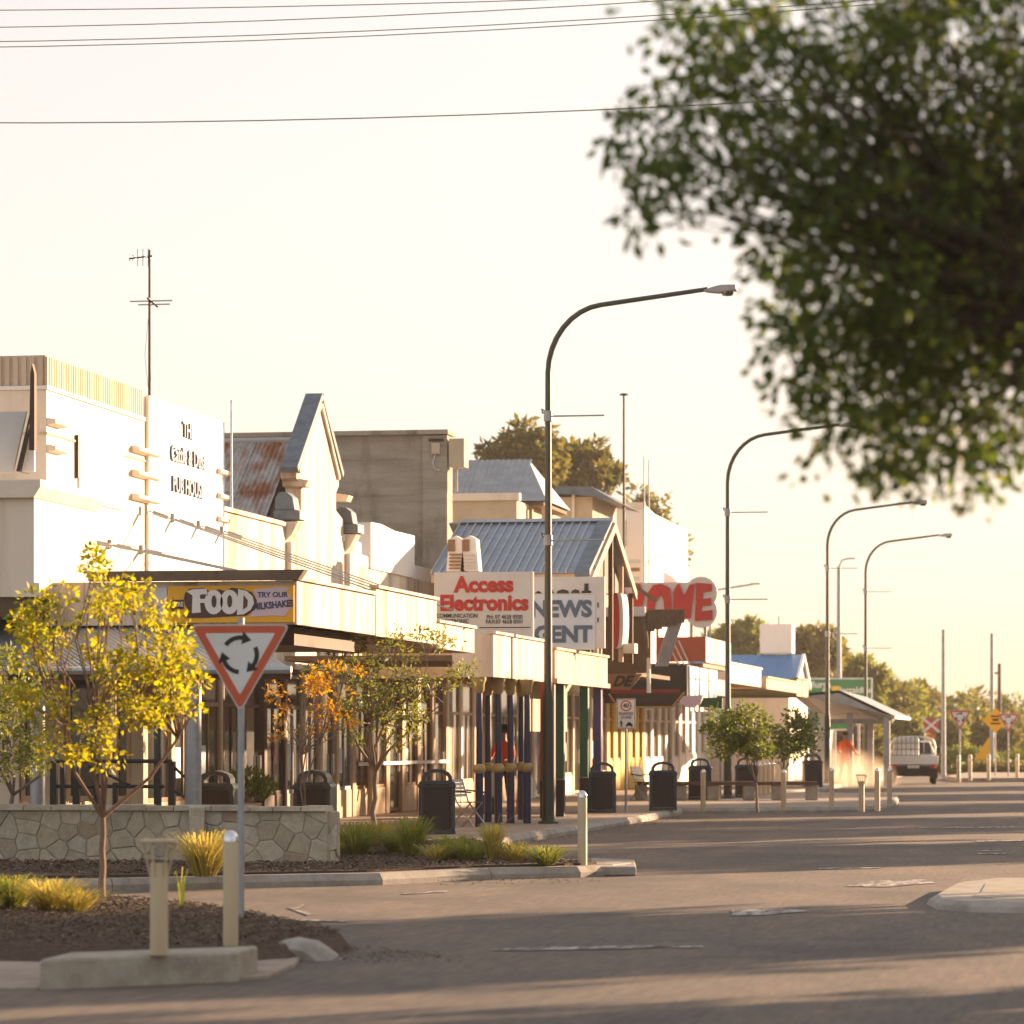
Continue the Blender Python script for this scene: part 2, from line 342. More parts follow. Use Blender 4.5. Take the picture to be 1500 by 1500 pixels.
# footpath with its planted corner nib
NIB = [(-60, 33.0), (-16.5, 33.2), G(0, 1306).to_2d()[:], G(165, 1304).to_2d()[:], G(355, 1300).to_2d()[:], G(560, 1296).to_2d()[:], G(720, 1288).to_2d()[:], G(850, 1285).to_2d()[:], G(903, 1282).to_2d()[:]]
NIB = [tuple(p) for p in NIB]; tip = NIB[-1]
BACK = [(tip[0] + .12, tip[1] + .8), (tip[0] - .3, tip[1] + 1.5), (-8.4, 45.6), (KX, 48.2)]
FARN = [(KX, 73.6), tuple(G(1000, 1192).to_2d()), tuple(G(1150, 1191).to_2d()), tuple(G(1285, 1189).to_2d()), tuple(G(1312, 1181).to_2d()), tuple(G(1318, 1172).to_2d())]
FARN = [FARN[0]] + FARN[1:] + [(FARN[-1][0] - .6, FARN[-1][1] + 3.0), (KX, FARN[-1][1] + 7)]
def offs(poly, d):
    """parallel polyline, d to the left of travel"""
    out = []
    for i, p in enumerate(poly):
        a = Vector(poly[max(i - 1, 0)]); c = Vector(poly[min(i + 1, len(poly) - 1)]); t = (c - a).normalized(); out.append((p[0] - t.y * d, p[1] + t.x * d))
    return out
edge = NIB + BACK + FARN + [(KX, 330)]
KW = .28
inner = offs(edge, KW)
struct(MB().prism(inner + [(-60, 330)], 'z', -.02, PZ - .004).build('footpath', 'path_concrete'))
kerb = MB().prism([(-60, 32.7), (-59.8, 32.7), (-59.8, 32.9), (-60, 32.9)], 'z', -.02, .10).build('kerb', 'kerb_concrete'); struct(kerb)
rnd = random.Random(4)
def kerb_run(line, parent, matl, seg=1.5, h=PZ, w=KW, gap=.012, slope=.06):
    inn = offs(line, w)
    for i in range(len(line) - 1):
        a, b2, c, d = Vector(line[i]), Vector(line[i + 1]), Vector(inn[i + 1]), Vector(inn[i]); ln = (b2 - a).length
        k = max(1, round(min(ln, 150) / seg)) if ln < 150 else 40
        for j in range(k):
            t0, t1 = j / k + gap / ln / 2, (j + 1) / k - gap / ln / 2; dz = rnd.uniform(-.006, .006)
            o0, o1, i0, i1 = a.lerp(b2, t0), a.lerp(b2, t1), d.lerp(c, t0), d.lerp(c, t1)
            s0, s1 = o0.lerp(i0, slope / w), o1.lerp(i1, slope / w)
            MB().add([(*o0, -.02), (*o1, -.02), (*i1, -.02), (*i0, -.02), (*o0, h * .45), (*o1, h * .45), (*s1, h + dz), (*s0, h + dz), (*i1, h + dz), (*i0, h + dz)],
                     [(0, 3, 2, 1), (0, 1, 5, 4), (4, 5, 6, 7), (7, 6, 8, 9), (2, 3, 9, 8), (1, 2, 8, 6, 5), (3, 0, 4, 7, 9)]).build('kerb_stone', matl, parent, off=False)
kerb_run(NIB[1:] + BACK, kerb, 'kerb_concrete', 1.4)
kerb_run([BACK[-1], FARN[0]] + FARN[1:], kerb, 'kerb_concrete', 1.6)
kerb_run([FARN[-1], (KX, 200)], kerb, 'kerb_concrete', 2.4)
# gutter strip and concrete stub beside the near bollard
struct(MB().prism([tuple(G(862, 1283).to_2d()), tuple(G(932, 1283).to_2d()), tuple(G(930, 1272).to_2d()), tuple(G(862, 1269).to_2d())], 'z', 0, .115).build('concrete_stub', 'kerb_concrete', bevel=.02))
# planted bed of the nib, under mulch
bed = [tuple(p) for p in offs(NIB, KW + .02)[1:]]
bed2 = bed + [tuple(G(800, 1262, PZ).to_2d()), tuple(G(690, 1232, PZ).to_2d()), tuple(G(500, 1238, PZ).to_2d()), tuple(G(420, 1252, PZ).to_2d()), tuple(G(0, 1262, PZ).to_2d()), (-16.5, 39.5)]
struct(MB().prism(bed2, 'z', PZ - .02, PZ + .03).build('garden_bed', 'mulch'))
# near island
IZ = .12
isl = [G(520, 1391), G(470, 1402), G(425, 1412), G(330, 1414), G(60, 1412), G(-260, 1408), G(-420, 1340), G(-100, 1322), G(150, 1326), G(300, 1340), G(370, 1352), G(440, 1368), G(492, 1380)]
isl = [tuple(p.to_2d()) for p in isl]
cx = sum(p[0] for p in isl) / len(isl); cy = sum(p[1] for p in isl) / len(isl)
ins = [(cx + (p[0] - cx) * .93, cy + (p[1] - cy) * .9) for p in isl]
struct(MB().frus(isl, -.02, ins, IZ).build('island_bed', 'mulch'))
apron = [tuple(G(*p).to_2d()) for p in ((300, 1420), (440, 1407), (432, 1416), (392, 1434), (330, 1437))]
struct(MB().prism(apron, 'z', -.02, .03).build('concrete_apron', 'path_concrete', bevel=.01))
pad = [tuple(G(*p, .012).to_2d()) for p in ((-300, 1398), (100, 1398), (57, 1446), (-300, 1449))]
struct(MB().prism(pad, 'z', -.02, .012).build('concrete_pad', 'path_concrete', bevel=.01))
nose = thing('kerb_nose', 'rounded pale grey concrete kerb nose at the tip of the mulched island', 'kerb', G(445, 1404))
pr = [(-.30, 0), (-.27, .06), (-.17, .15), (-.05, .175), (.10, .15), (.24, .06), (.30, 0)]
m = MB(); ns = 7
for k in range(ns):
    w = [.55, .85, .97, 1, .97, .85, .55][k]; y = -.25 + .5 * k / (ns - 1)
    m.v += [(q[0] * w, y, q[1] * w - .01) for q in pr]
for k in range(ns - 1):
    for j in range(len(pr) - 1): a = k * len(pr) + j; m.f.append((a, a + 1, a + 1 + len(pr), a + len(pr)))
m.f += [tuple(range(len(pr))), tuple(range((ns - 1) * len(pr), ns * len(pr)))]
m.build('nose_body', 'kerb_concrete', nose, smooth=True, off=False)
# splitter island on the right
sp = [G(1356, 1324), G(1372, 1332), G(1425, 1336), G(1560, 1339), G(1900, 1342), G(1900, 1297), G(1560, 1296), G(1460, 1297), G(1395, 1304)]
sp = [tuple(p.to_2d()) for p in sp]; sc = Vector((sum(p[0] for p in sp) / 9, sum(p[1] for p in sp) / 9))
def shr(pl, d): return [tuple(Vector(p) + (sc - Vector(p)).normalized() * d) for p in pl]
ms = struct(MB().frus(sp, -.02, shr(sp, .05), .05).build('traffic_island', 'kerb_concrete'))
mm = MB().frus(shr(sp, .052), .05, shr(sp, .16), .095).build('island_kerb_top', 'kerb_concrete', ms)
MB().frus(shr(sp, .75), .09, shr(sp, .76), .102).build('island_paving', 'block_concrete', ms)
# road markings, all a few millimetres above the seal
def mark(pts, name='road_marking', z=.004, m='road_paint'): return struct(MB().add([tuple(G(*p, z)) for p in pts], [tuple(range(len(pts)))]).build(name, m))
mark([(714, 1391), (760, 1388), (960, 1384), (985, 1386), (930, 1389), (760, 1392)]); mark([(985, 1386), (1030, 1385), (1030, 1387), (985, 1388)])
mark([(1072, 1333), (1130, 1330), (1190, 1334), (1120, 1340), (1072, 1341)]); mark([(1238, 1298), (1280, 1290), (1355, 1288), (1370, 1293), (1300, 1299)])
mark([(1345, 1211.5), (1500, 1210), (1600, 1210), (1600, 1212), (1345, 1212.6)]); mark([(1432, 1245), (1472, 1244.6), (1476, 1246), (1434, 1246.4)])
mark([(1432, 1249.5), (1480, 1249), (1484, 1250.6), (1434, 1251)]); mark([(432, 1346), (510, 1348.5), (512, 1350.5), (432, 1348)])
mark([(422, 1330), (445, 1324), (450, 1326), (432, 1332), (458, 1338), (452, 1341)]); mark([(590, 1308), (655, 1304.5), (656, 1306), (592, 1310)])
mark([(1200, 1271), (1290, 1270), (1290, 1272), (1200, 1273)]); mark([(1500, 1230), (1430, 1231), (1430, 1233), (1500, 1232)])
# far median with kerb
fm = [G(1385, 1143), G(1410, 1146), G(1700, 1144), G(1700, 1130), G(1440, 1131)]
struct(MB().prism([tuple(p.to_2d()) for p in fm], 'z', -.02, .16).build('far_median', 'path_concrete'))
# mulch chips, uncountable
def chips(name, poly, n, seed, parent=None):
    rng = random.Random(seed); xs = [p[0] for p in poly]; ys = [p[1] for p in poly]; P = []
    def inside(x, y):
        r = False; j = len(poly) - 1
        for i in range(len(poly)):
            if (poly[i][1] > y) != (poly[j][1] > y) and x < (poly[j][0] - poly[i][0]) * (y - poly[i][1]) / (poly[j][1] - poly[i][1]) + poly[i][0]: r = not r
            j = i
        return r
    while len(P) < n:
        x, y = rng.uniform(min(xs), max(xs)), rng.uniform(min(ys), max(ys))
        if inside(x, y): P.append((x, y))
    return P
def chip_mesh(name, P, z, seed, label, smin=.02, smax=.07):
    rng = random.Random(seed); m = MB()
    for x, y in P:
        l, w, h = rng.uniform(smin, smax), rng.uniform(.3, .6) * smin, rng.uniform(.2, .5) * smin; a = rng.uniform(0, 6.28); tz = rng.uniform(-.5, .5)
        d = Vector((math.cos(a), math.sin(a), tz)).normalized(); s = Vector((-math.sin(a), math.cos(a), rng.uniform(-.6, .6))).normalized(); n = d.cross(s)
        c = Vector((x, y, z + rng.uniform(0, .03)))
        m.add([c - d * l - s * w, c + d * l - s * w * .5, c + d * l * .8 + s * w, c - d * l * .9 + s * w, c + n * h - d * l * .5, c + n * h + d * l * .5], [(0, 1, 5, 4), (1, 2, 5), (2, 3, 4, 5), (3, 0, 4), (3, 2, 1, 0)])
    o = m.build(name, 'mulch_chip'); return tag(o, label, 'mulch', kind='stuff')
visible_bed = [p for p in bed2 if p[0] > -14]
chip_mesh('bark_mulch', chips('', bed2[2:], 9000, 3), PZ + .03, 5, 'brown bark mulch covering the corner garden bed', .022, .055)
chip_mesh('bark_mulch', chips('', [p for p in ins if True], 13000, 8), IZ, 9, 'dark bark mulch heaped over the near island', .014, .036)
chip_mesh('gutter_litter', chips('', [tuple(G(*p).to_2d()) for p in ((480, 1388), (640, 1398), (700, 1408), (560, 1412), (470, 1406))], 240, 18), .0, 19, 'loose bark and grit washed off the island tip', .01, .03)
chip_mesh('gutter_litter', chips('', [tuple(G(*p).to_2d()) for p in ((640, 1284), (880, 1290), (880, 1293), (640, 1299))], 160, 28), .0, 29, 'grit along the foot of the nib kerb', .01, .03)
chip_mesh('gutter_litter', chips('', [(KX, 48), (KX, 74), (KX + .5, 74), (KX + .5, 48)], 260, 38), .0, 39, 'dry leaf litter along the shopping street gutter', .01, .04)
# ------------------------------------------------------------------ buildings on the shopping side
BK = -32.0
def body(root, Y0, Y1, z, m, h=3.0, x1=None, back=BK):
    x1 = FX if x1 is None else x1
    MB().box(back, x1 - .35, Y0, Y1, 0, z).build('wall', m, root)
    MB().box(x1 - .35, x1, Y0 + .003, Y1 - .003, h, z - .003).build('front_wall', m, root)
def shopfront(root, Y0, Y1, n, pil, frame, riser, h=3.0, x1=None, door=(), rh=.55, pw=.2, seed=0, trans=2.25, glass='glass'):
    X = FX if x1 is None else x1; w = (Y1 - Y0) / n; rs = random.Random(int(Y0 * 10))
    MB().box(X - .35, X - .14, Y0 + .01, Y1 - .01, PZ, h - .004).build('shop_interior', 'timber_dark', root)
    for i in range(n + 1):
        y = Y0 + i * w; a, b2 = max(Y0 + .004, y - pw / 2), min(Y1 - .004, y + pw / 2)
        MB().box(X - .137, X + .03, a, b2, PZ, h - .003).build('pilaster', pil, root, bevel=.008)
    for i in range(n):
        a, b2 = Y0 + i * w + pw / 2 + .004, Y0 + (i + 1) * w - pw / 2 - .004; d = i in door; zb = PZ + .02 if d else PZ + rh
        if not d: MB().box(X - .13, X + .005, a, b2, PZ, zb).build('stall_riser', riser, root, bevel=.006)
        f = MB(); fw = .05; xo, xi = (X - .015, X - .07) if not d else (X - .05, X - .10)
        f.box(xi, xo, a, a + fw, zb + .003, h - .01); f.box(xi, xo, b2 - fw, b2, zb + .003, h - .01); f.box(xi, xo, a + fw, b2 - fw, zb + .003, zb + .07)
        f.box(xi, xo, a + fw, b2 - fw, trans, trans + .07); f.box(xi, xo, a + fw, b2 - fw, h - .08, h - .01)
        if not d and (b2 - a) > 1.0: f.box(xi, xo, (a + b2) / 2 - .025, (a + b2) / 2 + .025, zb + .07, trans)
        wobj = f.build('door' if d else 'window', frame, root)
        MB().box(xi + .012, xi + .03, a + fw, b2 - fw, zb + .07, trans).build('pane', glass, wobj)
        MB().box(xi + .012, xi + .03, a + fw, b2 - fw, trans + .07, h - .08).build('pane', glass, wobj)
        if d: MB().box(xo, xo + .05, b2 - fw - .12, b2 - fw - .08, 1.0, 1.4).build('handle', 'chrome', wobj)
        elif rs.random() < .45:
            k0 = rs.uniform(.1, .3); MB().box(xi + .032, xi + .036, a + fw + .1, a + fw + .1 + (b2 - a) * .3, zb + .2 + k0, zb + .7 + k0).build('notice', rs.choice(['board_grey', 'news_blue', 'food_white', 'cream']), wobj)
def awning(root, Y0, Y1, zb, zt, fas, x0=None, x1=AX, sof='soffit', board=0, endm=None, drop=.12):
    x0 = FX + .003 if x0 is None else x0; t = .06
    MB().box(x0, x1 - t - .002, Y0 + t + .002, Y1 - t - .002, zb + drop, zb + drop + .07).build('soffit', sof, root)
    MB().corr((x0, Y0 + t + .004, zt - .1), (0, 1, 0), Vector((x1 - t - .004 - x0, 0, -.16)).normalized(), Y1 - Y0 - 2 * t - .01, x1 - t - .01 - x0, .2, .02, 4).build('awning_roof', 'galv_dull', root)
    if board:
        n = max(1, round((Y1 - Y0) / board)); w = (Y1 - Y0) / n
        for i in range(n): MB().box(x1 - t, x1 + rnd.uniform(0, .008), Y0 + i * w + .006, Y0 + (i + 1) * w - .006, zb, zt).build('board', fas, root)
    else: MB().box(x1 - t, x1, Y0, Y1, zb, zt).build('fascia', fas, root, bevel=.012)
    MB().box(x0, x1 - t - .003, Y0, Y0 + t, zb + .003, zt - .003).build('end_fascia', endm or fas, root)
    MB().box(x0, x1 - t - .003, Y1 - t, Y1, zb + .003, zt - .003).build('end_fascia', endm or fas, root)
    MB().box(x1 - .1, x1 + .05, Y0 - .03, Y1 - .01, zt + .003, zt + .05).build('capping', fas, root)

# --- corner pub
Y0, Y1 = 47.17, 56.9
pub = thing('corner_pub', 'cream two storey corner pub with fluted parapet band and tall white name panel', 'building', (FX, Y0, 0))
body(pub, Y0, Y1, 6.72, 'cream', 3.05)
MB().box(BK, FX + .03, Y0 - .03, 52.15, 6.723, 6.78).build('string_course', 'white_paint', pub)
MB().box(BK, FX - .02, Y0 + .02, 52.15, 6.783, 7.22).build('parapet', 'band_flute', pub)
m = MB(); y = Y0
while y < 52.1: m.box(FX - .02, FX + .015, y, y + .07, 6.785, 7.20); y += .115
x = FX - .05
while x > -22: m.box(x - .07, x, Y0 - .015, Y0 + .02, 6.785, 7.20); x -= .125
m.build('fluted_band', 'band_flute', pub)
MB().box(FX, FX + .02, Y0, 52.2, 6.08, 6.11).box(BK, FX + .02, Y0 - .02, Y0, 6.08, 6.11).build('groove_moulding', 'tan_wall', pub)
MB().box(BK, FX - .36, 52.153, Y1, 6.723, 7.0).build('roof_upstand', 'cream', pub)
panel = MB().box(FX + .004, FX + .06, 52.24, Y1 - .02, 3.95, 7.14).build('name_panel', 'white_paint', pub, bevel=.01)
MB().box(FX - .34, FX + .0, 52.24, Y1 - .02, 6.723, 7.12).build('panel_back', 'white_paint', pub)
for s, py, sz, b_ in (('THE', 633, .36, .006), ('Cattle & Dust', 672, .37, .005), ('PUB HOUSE', 716, .36, .006)):
    yy = onX(271, FX); text(s, sz, 'grey_ink', pub, (FX + .065, yy - .1, zX(271, py, FX)), FACE_ST, bold=b_, ext=.03)
for a, c, ys in ((68, 88, (617, 656)), (192, 226, (657, 692, 727)), (313, 326, (690, 726, 760))):
    for py in ys:
        z = zX(a, py, FX); MB().prism([(FX + .002 if a != 313 else FX + .062, z - .055), (FX + .14, z - .03), (FX + .14, z + .03), (FX + .002 if a != 313 else FX + .062, z + .055)], 'y', onX(a, FX), onX(c, FX)).build('ledge', 'cream', pub, bevel=.01)
MB().box(FX + .002, FX + .05, onX(110, FX), onX(112.5, FX), zX(110, 700, FX), zX(110, 637, FX)).build('dark_slit', 'dark_metal', pub)  # shadow slit beside the plaster panel, put in as a dark coloured strip
MB().box(FX + .002, FX + .03, onX(114, FX), onX(178, FX), zX(114, 733, FX), zX(114, 640, FX)).build('plaster_panel', 'cream', pub)
# lower bay that stands forward of the pub front
bx = FX + .75; by0, by1 = onX(50, bx), onX(125, bx)
MB().box(-26, bx, by0, Y0 - .004, 3.62, 4.95).build('forward_bay', 'cream', pub)
MB().prism([(-26, 4.953), (bx + .02, 4.953), (bx + .12, 5.1), (bx + .12, 5.2), (-26, 5.2)], 'y', by0 - .1, Y0 - .004).build('cornice', 'cream', pub, bevel=.01)
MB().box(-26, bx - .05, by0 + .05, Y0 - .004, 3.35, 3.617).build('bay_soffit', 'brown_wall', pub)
# camera side ground floor: pilasters, windows, corner columns
for i, (a, c, mm_) in enumerate(((-60, -20, 'tan_wall'), (2, 32, 'cream'), (64, 98, 'tan_wall'), (150, 168, 'cream'), (196, 214, 'tan_wall'))):
    xa, xc = onY(a, Y0), onY(c, Y0); MB().box(xa, xc, Y0 - .14, Y0 - .002, PZ, 3.3).build('pilaster', mm_, pub, bevel=.01)
for a, c in ((-18, 1), (33, 63), (99, 149), (169, 195)):
    xa, xc = onY(a, Y0) + .01, onY(c, Y0) - .01
    f = MB().box(xa, xa + .06, Y0 - .09, Y0 - .004, .8, 3.0).box(xc - .06, xc, Y0 - .09, Y0 - .004, .8, 3.0).box(xa + .06, xc - .06, Y0 - .09, Y0 - .004, 2.92, 3.0).box(xa + .06, xc - .06, Y0 - .09, Y0 - .004, .8, .88).build('window', 'timber_pale', pub)
    MB().box(xa + .06, xc - .06, Y0 - .05, Y0 - .03, .88, 2.92).build('pane', 'glass', f)
shopfront(pub, Y0 + .3, Y1, 6, 'tan_wall', 'timber', 'timber_pale', 3.05, door=(2,), seed=1)
# verandah over the corner, corrugated, falling to the street
a0 = Vector((onY(232, 47.1), 47.1, zY(232, 862, 47.1))); e0 = Vector((onY(425, 43.4), 43.4, zY(425, 978, 43.4))); vv = (e0 - a0); ln = vv.length; vv.normalize()
for k in range(7):
    MB().corr(a0 - Vector((.765 * (k + 1), 0, 0)) + Vector((0, 0, .004 * (k % 2))), (1, 0, 0), vv, .775, ln, .076, .010, 6).build('roof_sheet', 'galv', pub)
MB().box(e0.x - 5.3, e0.x, e0.y + .02, e0.y + .10, e0.z - .15, e0.z - .03).build('eave_beam', 'timber_dark', pub)
MB().tube([e0 + Vector((-5.3, -.05, -.03)), e0 + Vector((.03, -.05, -.03))], .055, 8).build('gutter', 'galv', pub)
MB().tube([a0 + Vector((-.1, .0, -.12)), e0 + Vector((-.1, .1, -.1))], .05, 6).build('rafter', 'timber_dark', pub)
for px, r, mm_ in ((283, .11, 'grey_post'), (55, .10, 'grey_post'), (231, .05, 'lamp_green'), (166, .04, 'timber_pale')):
    X = onY(px, 43.6); MB().cyl((X, 43.6, PZ), (X, 43.6, e0.z - .15), r, n=14).build('verandah_post', mm_, pub, smooth=True)
# tie rods from facade to awning edge
def rod(root, p0, p1):
    m = MB().tube([p0, p1], .012, 6); m.box(p0[0], p0[0] + .05, p0[1] - .05, p0[1] + .05, p0[2] - .07, p0[2] + .07); m.cyl(Vector(p0).lerp(Vector(p1), .03), Vector(p0).lerp(Vector(p1), .09), .035, n=8)
    m.build('tie_rod', 'galv_dull', root)
for px, py in ((213, 748), (252, 760), (290, 770), (324, 778)):
    y = onX(px, FX + .06); rod(pub, (FX + .061, y, zX(px, py, FX)), (AX - .15, y + .35, 3.88))
for px, py in ((128, 792), (160, 797), (206, 805)):
    y = onX(px, FX); rod(pub, (FX + .003, y, zX(px, py, FX)), (AX - .4, y + .2, 3.86))
# food awning and its painted sign
fr = thing('food_awning', 'deep cream awning box with brown roof edge above the yellow food sign', 'awning', (AX, 45.13, 0))
awning(fr, 45.13, 50.08, 3.25, 3.85, 'aged_cream', x0=FX - .0 + .31, endm='aged_cream')
MB().prism([(-13.9, 3.855), (AX + .05, 3.855), (AX + .14, 3.99), (-13.9, 3.99)], 'y', 44.98, 45.2).build('roof_edge', 'soffit', fr)
MB().box(-14.6, AX - .3, 46.2, 50.0, 3.0, 3.25).build('beam', 'timber_dark', fr)
fs = thing('food_sign', 'yellow milkshake and food sign with fat white letters on the awning end', 'sign', (AX - .1, 45.1, 3.25))
SY = 45.10
def fX(px): return onY(px, SY)
def fZ(py): return zY(335, py, SY)
MB().box(fX(246), fX(431), SY - .02, SY + .02, fZ(912), fZ(858)).build('board', 'food_yellow', fs)
MB().box(fX(226), fX(245), SY - .02, SY + .02, fZ(908), fZ(860)).build('board', 'board_grey', fs)
pk = [(372, 864), (410, 860), (426, 861), (418, 868), (427, 874), (420, 882), (425, 892), (418, 903), (400, 902), (366, 904), (378, 884)]
MB().prism([(fX(a), fZ(c)) for a, c in pk], 'y', SY - .026, SY - .021).build('pink_splash', 'food_pink', fs)
def blob(pts, name, m, d): MB().prism([(fX(a), fZ(c)) for a, c in pts], 'y', SY - d - .005, SY - d).build(name, m, fs)
blob([(272, 868), (278, 862), (300, 861), (308, 867), (322, 863), (330, 866), (340, 861), (356, 863), (370, 868), (377, 880), (374, 893), (362, 902), (300, 905), (268, 905), (270, 899), (279, 896), (272, 886), (270, 876)], 'letter_shadow', 'food_brown', .022)
def oval(px, py, a, b, k=1.0): return [(px + a * k * math.cos(t) , py + b * k * math.sin(t)) for t in [2 * math.pi * q / 20 for q in range(20)]]
blob([(274, 866), (283, 863), (303, 862), (306, 873), (301, 870), (294, 871), (294, 877), (301, 877), (301, 883), (294, 883), (295, 897), (282, 898), (283, 872)], 'letter', 'food_white', .03)
for q in (314, 337): blob(oval(q, 882, 13.5, 18), 'letter', 'food_white', .03); blob(oval(q + .5, 881, 3.6, 9), 'letter_counter', 'food_brown', .036)
blob([(350, 863), (362, 866), (371, 874), (373, 884), (368, 894), (358, 900), (348, 901)], 'letter', 'food_white', .031); blob([(358, 872), (364, 880), (363, 889), (357, 893)], 'letter_counter', 'food_brown', .037)
text('TRY OUR', .10, 'food_ink', fs, (fX(400), SY - .03, fZ(872)), bold=.002, name='lettering'); text('MILKSHAKES', .125, 'food_ink', fs, (fX(401), SY - .03, fZ(887)), (rad(90), rad(-5), 0), bold=.004, sx=.8)
blob([(247, 885), (254, 874), (254, 878), (270, 878), (270, 892), (256, 892), (256, 899)], 'arrow', 'food_brown', .022); text('HERE', .085, 'food_white', fs, (fX(261), SY - .03, fZ(885)), bold=.002, sx=.8)

# --- cream shop with plain stained parapet
b2_ = thing('cream_shop', 'low cream shop with plain streaked parapet between the pub and the gable', 'building', (FX, 56.9, 0))
body(b2_, 56.905, 61.38, 5.62, 'aged_cream'); MB().box(FX - .4, FX + .05, 56.91, 61.37, 5.623, 5.70).build('coping', 'aged_cream', b2_)
shopfront(b2_, 56.91, 61.38, 3, 'timber_dark', 'timber_dark', 'timber_dark', door=(1,))
awning(b2_, 50.14, 54.76, 3.24, 3.96, 'aged_cream', x0=-13.6); 
# --- gabled shop
gb = thing('gabled_shop', 'old shop with pointed parapet gable, slate coping and rust streaked iron roof', 'building', (FX, 61.4, 0))
gY0, gY1 = 61.41, 67.1
MB().box(BK, FX - .33, gY0, gY1, 0, 5.3).build('wall', 'aged_cream', gb)
out = [(417, 772), (441, 760), (441, 716), (434, 700), (434, 690), (468, 588), (496, 694), (496, 712), (492, 722), (492, 748), (503, 762), (503, 792), (517, 795)]
prof = [(onX(a, FX), zX(a, c, FX)) for a, c in out]
MB().prism([(gY0 + .003, 3.0)] + prof + [(gY1 - .003, 3.0)], 'x', FX - .30, FX).build('gable_wall', 'aged_cream', gb)
def slab(pA, pB, w0, w1, th, name, m, par):
    (ya, za), (yb, zb) = pA, pB; d = Vector((yb - ya, zb - za)).normalized(); n = Vector((-d.y, d.x)); n = n if n.y > 0 else -n
    MB().prism([(ya, za), (yb, zb), (yb + n.x * th, zb + n.y * th), (ya + n.x * th, za + n.y * th)], 'x', w0, w1).build(name, m, par, bevel=.01)
P_ = lambda a, c: (onX(a, FX), zX(a, c, FX))
pkY, pkZ = P_(468, 586)
slab(P_(432, 692), (pkY + .05, pkZ + .03), FX - .27, FX + .07, .13, 'coping', 'slate_cap', gb); slab(P_(498, 700), (pkY + .0, pkZ + .03), FX - .27, FX + .07, .13, 'coping', 'slate_cap', gb)
slab(P_(436, 694), (pkY, pkZ - .12), FX + .003, FX + .06, .10, 'moulding', 'aged_cream', gb); slab(P_(494, 704), (pkY, pkZ - .12), FX + .003, FX + .06, .10, 'moulding', 'aged_cream', gb)
for (a, c, flip) in ((422, 750, 1), (508, 770, -1)):
    yy, zz = P_(a, c)
    cons = MB().box(FX - .22, FX + .26, yy - .25, yy + .25, zz - .16, zz + .02).prism([(FX - .2, zz + .023), (FX + .18, zz + .023), (FX + .14, zz + .26), (FX + .02, zz + .36), (FX - .12, zz + .36), (FX - .2, zz + .25)], 'y', yy - .22, yy + .22).build('console_block', 'slate_cap', gb, bevel=.02)
    for k in range(4): MB().box(FX + .262, FX + .295, yy - .22 + k * .125, yy - .155 + k * .125, zz - .15, zz + .01).build('dentil', 'white_paint', cons)
    MB().prism([(FX + .003, zz - .55), (FX + .12, zz - .42), (FX + .24, zz - .19), (FX + .003, zz - .19)], 'y', yy - .2, yy + .2).build('bracket', 'aged_cream', gb, bevel=.01)
    MB().box(FX + .003, FX + .10, yy - .14, yy + .14, 3.0, zz - .56).build('pilaster_strip', 'aged_cream', gb)
for a, c in ((440, 706), (500, 728)):
    yy, zz = P_(a, c); MB().prism([(FX - .3, zz - .1), (FX + .14, zz - .1), (FX + .2, zz + .02), (FX - .3, zz + .1)], 'y', yy - .2, yy + .2).build('kneeler', 'aged_cream', gb, bevel=.01)
rz = 7.45
sl = Vector((0, gY0 - .2 - pkY, -2.1)); sl_l = sl.length; sn = sl.normalized()
for row, (t0, t1) in enumerate(((0, .52), (.50, 1))):
    for k in range(18):
        o_ = Vector((FX - .5 - .76 * (k + 1), pkY, rz)) + sn * sl_l * t0 + Vector((0, 0, -.02 * row + .004 * (k % 2)))
        MB().corr(o_, (1, 0, 0), sn, .775, sl_l * (t1 - t0), .10, .013, 6).build('roof_sheet', 'rust_roof', gb)
MB().prism([(pkY, rz - .02), (gY1, 5.3), (gY0, 5.3)], 'x', BK, FX - .46).build('roof_core', 'timber_dark', gb)
MB().tube([(BK, pkY, rz + .02), (FX - .46, pkY, rz + .02)], .06, 8).build('ridge_cap', 'galv_dull', gb)
MB().box(FX - .33, FX, gY0 + .003, gY1 - .003, 2.9, 2.997).build('shop_lintel', 'timber_dark', gb)
shopfront(gb, gY0, gY1, 4, 'tan_wall', 'galv_dull', 'tan_wall', 2.9, door=(2,))
awning(gb, 54.82, 58.08, 3.18, 3.60, 'aged_cream', x0=-13.5)
# --- white shop with stepped parapet
wb = thing('white_stepped_shop', 'white shop whose parapet steps up to a curved raised panel', 'building', (FX, 67.12, 0))
wY0, wY1 = 67.12, 76.85
body(wb, wY0, wY1, 5.2, 'aged_cream')
st = [(518, 792), (529, 795), (529, 812), (540, 816)] ; rs = [(540, 765), (555, 768), (575, 778), (604, 785), (604, 832)]
MB().prism([(wY0 + .01, 5.203)] + [P_(a, c) for a, c in st] + [(P_(540, 765)[0], 5.203)], 'x', FX - .3, FX).build('parapet', 'white_paint', wb)
MB().prism([(P_(540, 765)[0] + .01, 5.203)] + [P_(a, c) for a, c in rs[:4]] + [(P_(604, 832)[0], 5.203)], 'x', FX - 1.1, FX + .05).build('raised_parapet', 'white_paint', wb)
MB().box(FX - .3, FX, P_(604, 832)[0] + .01, wY1 - .01, 5.203, 5.5).build('parapet', 'white_paint', wb)
acx = onX(618, FX - .8); MB().box(FX - 1.3, FX - .6, acx - .3, acx + .5, 5.2, 6.0).build('roof_unit', 'white_paint', wb, bevel=.03)
shopfront(wb, wY0, wY1, 6, 'timber_pale', 'timber', 'timber_pale', 3.0, door=(2, 5), pw=.34)
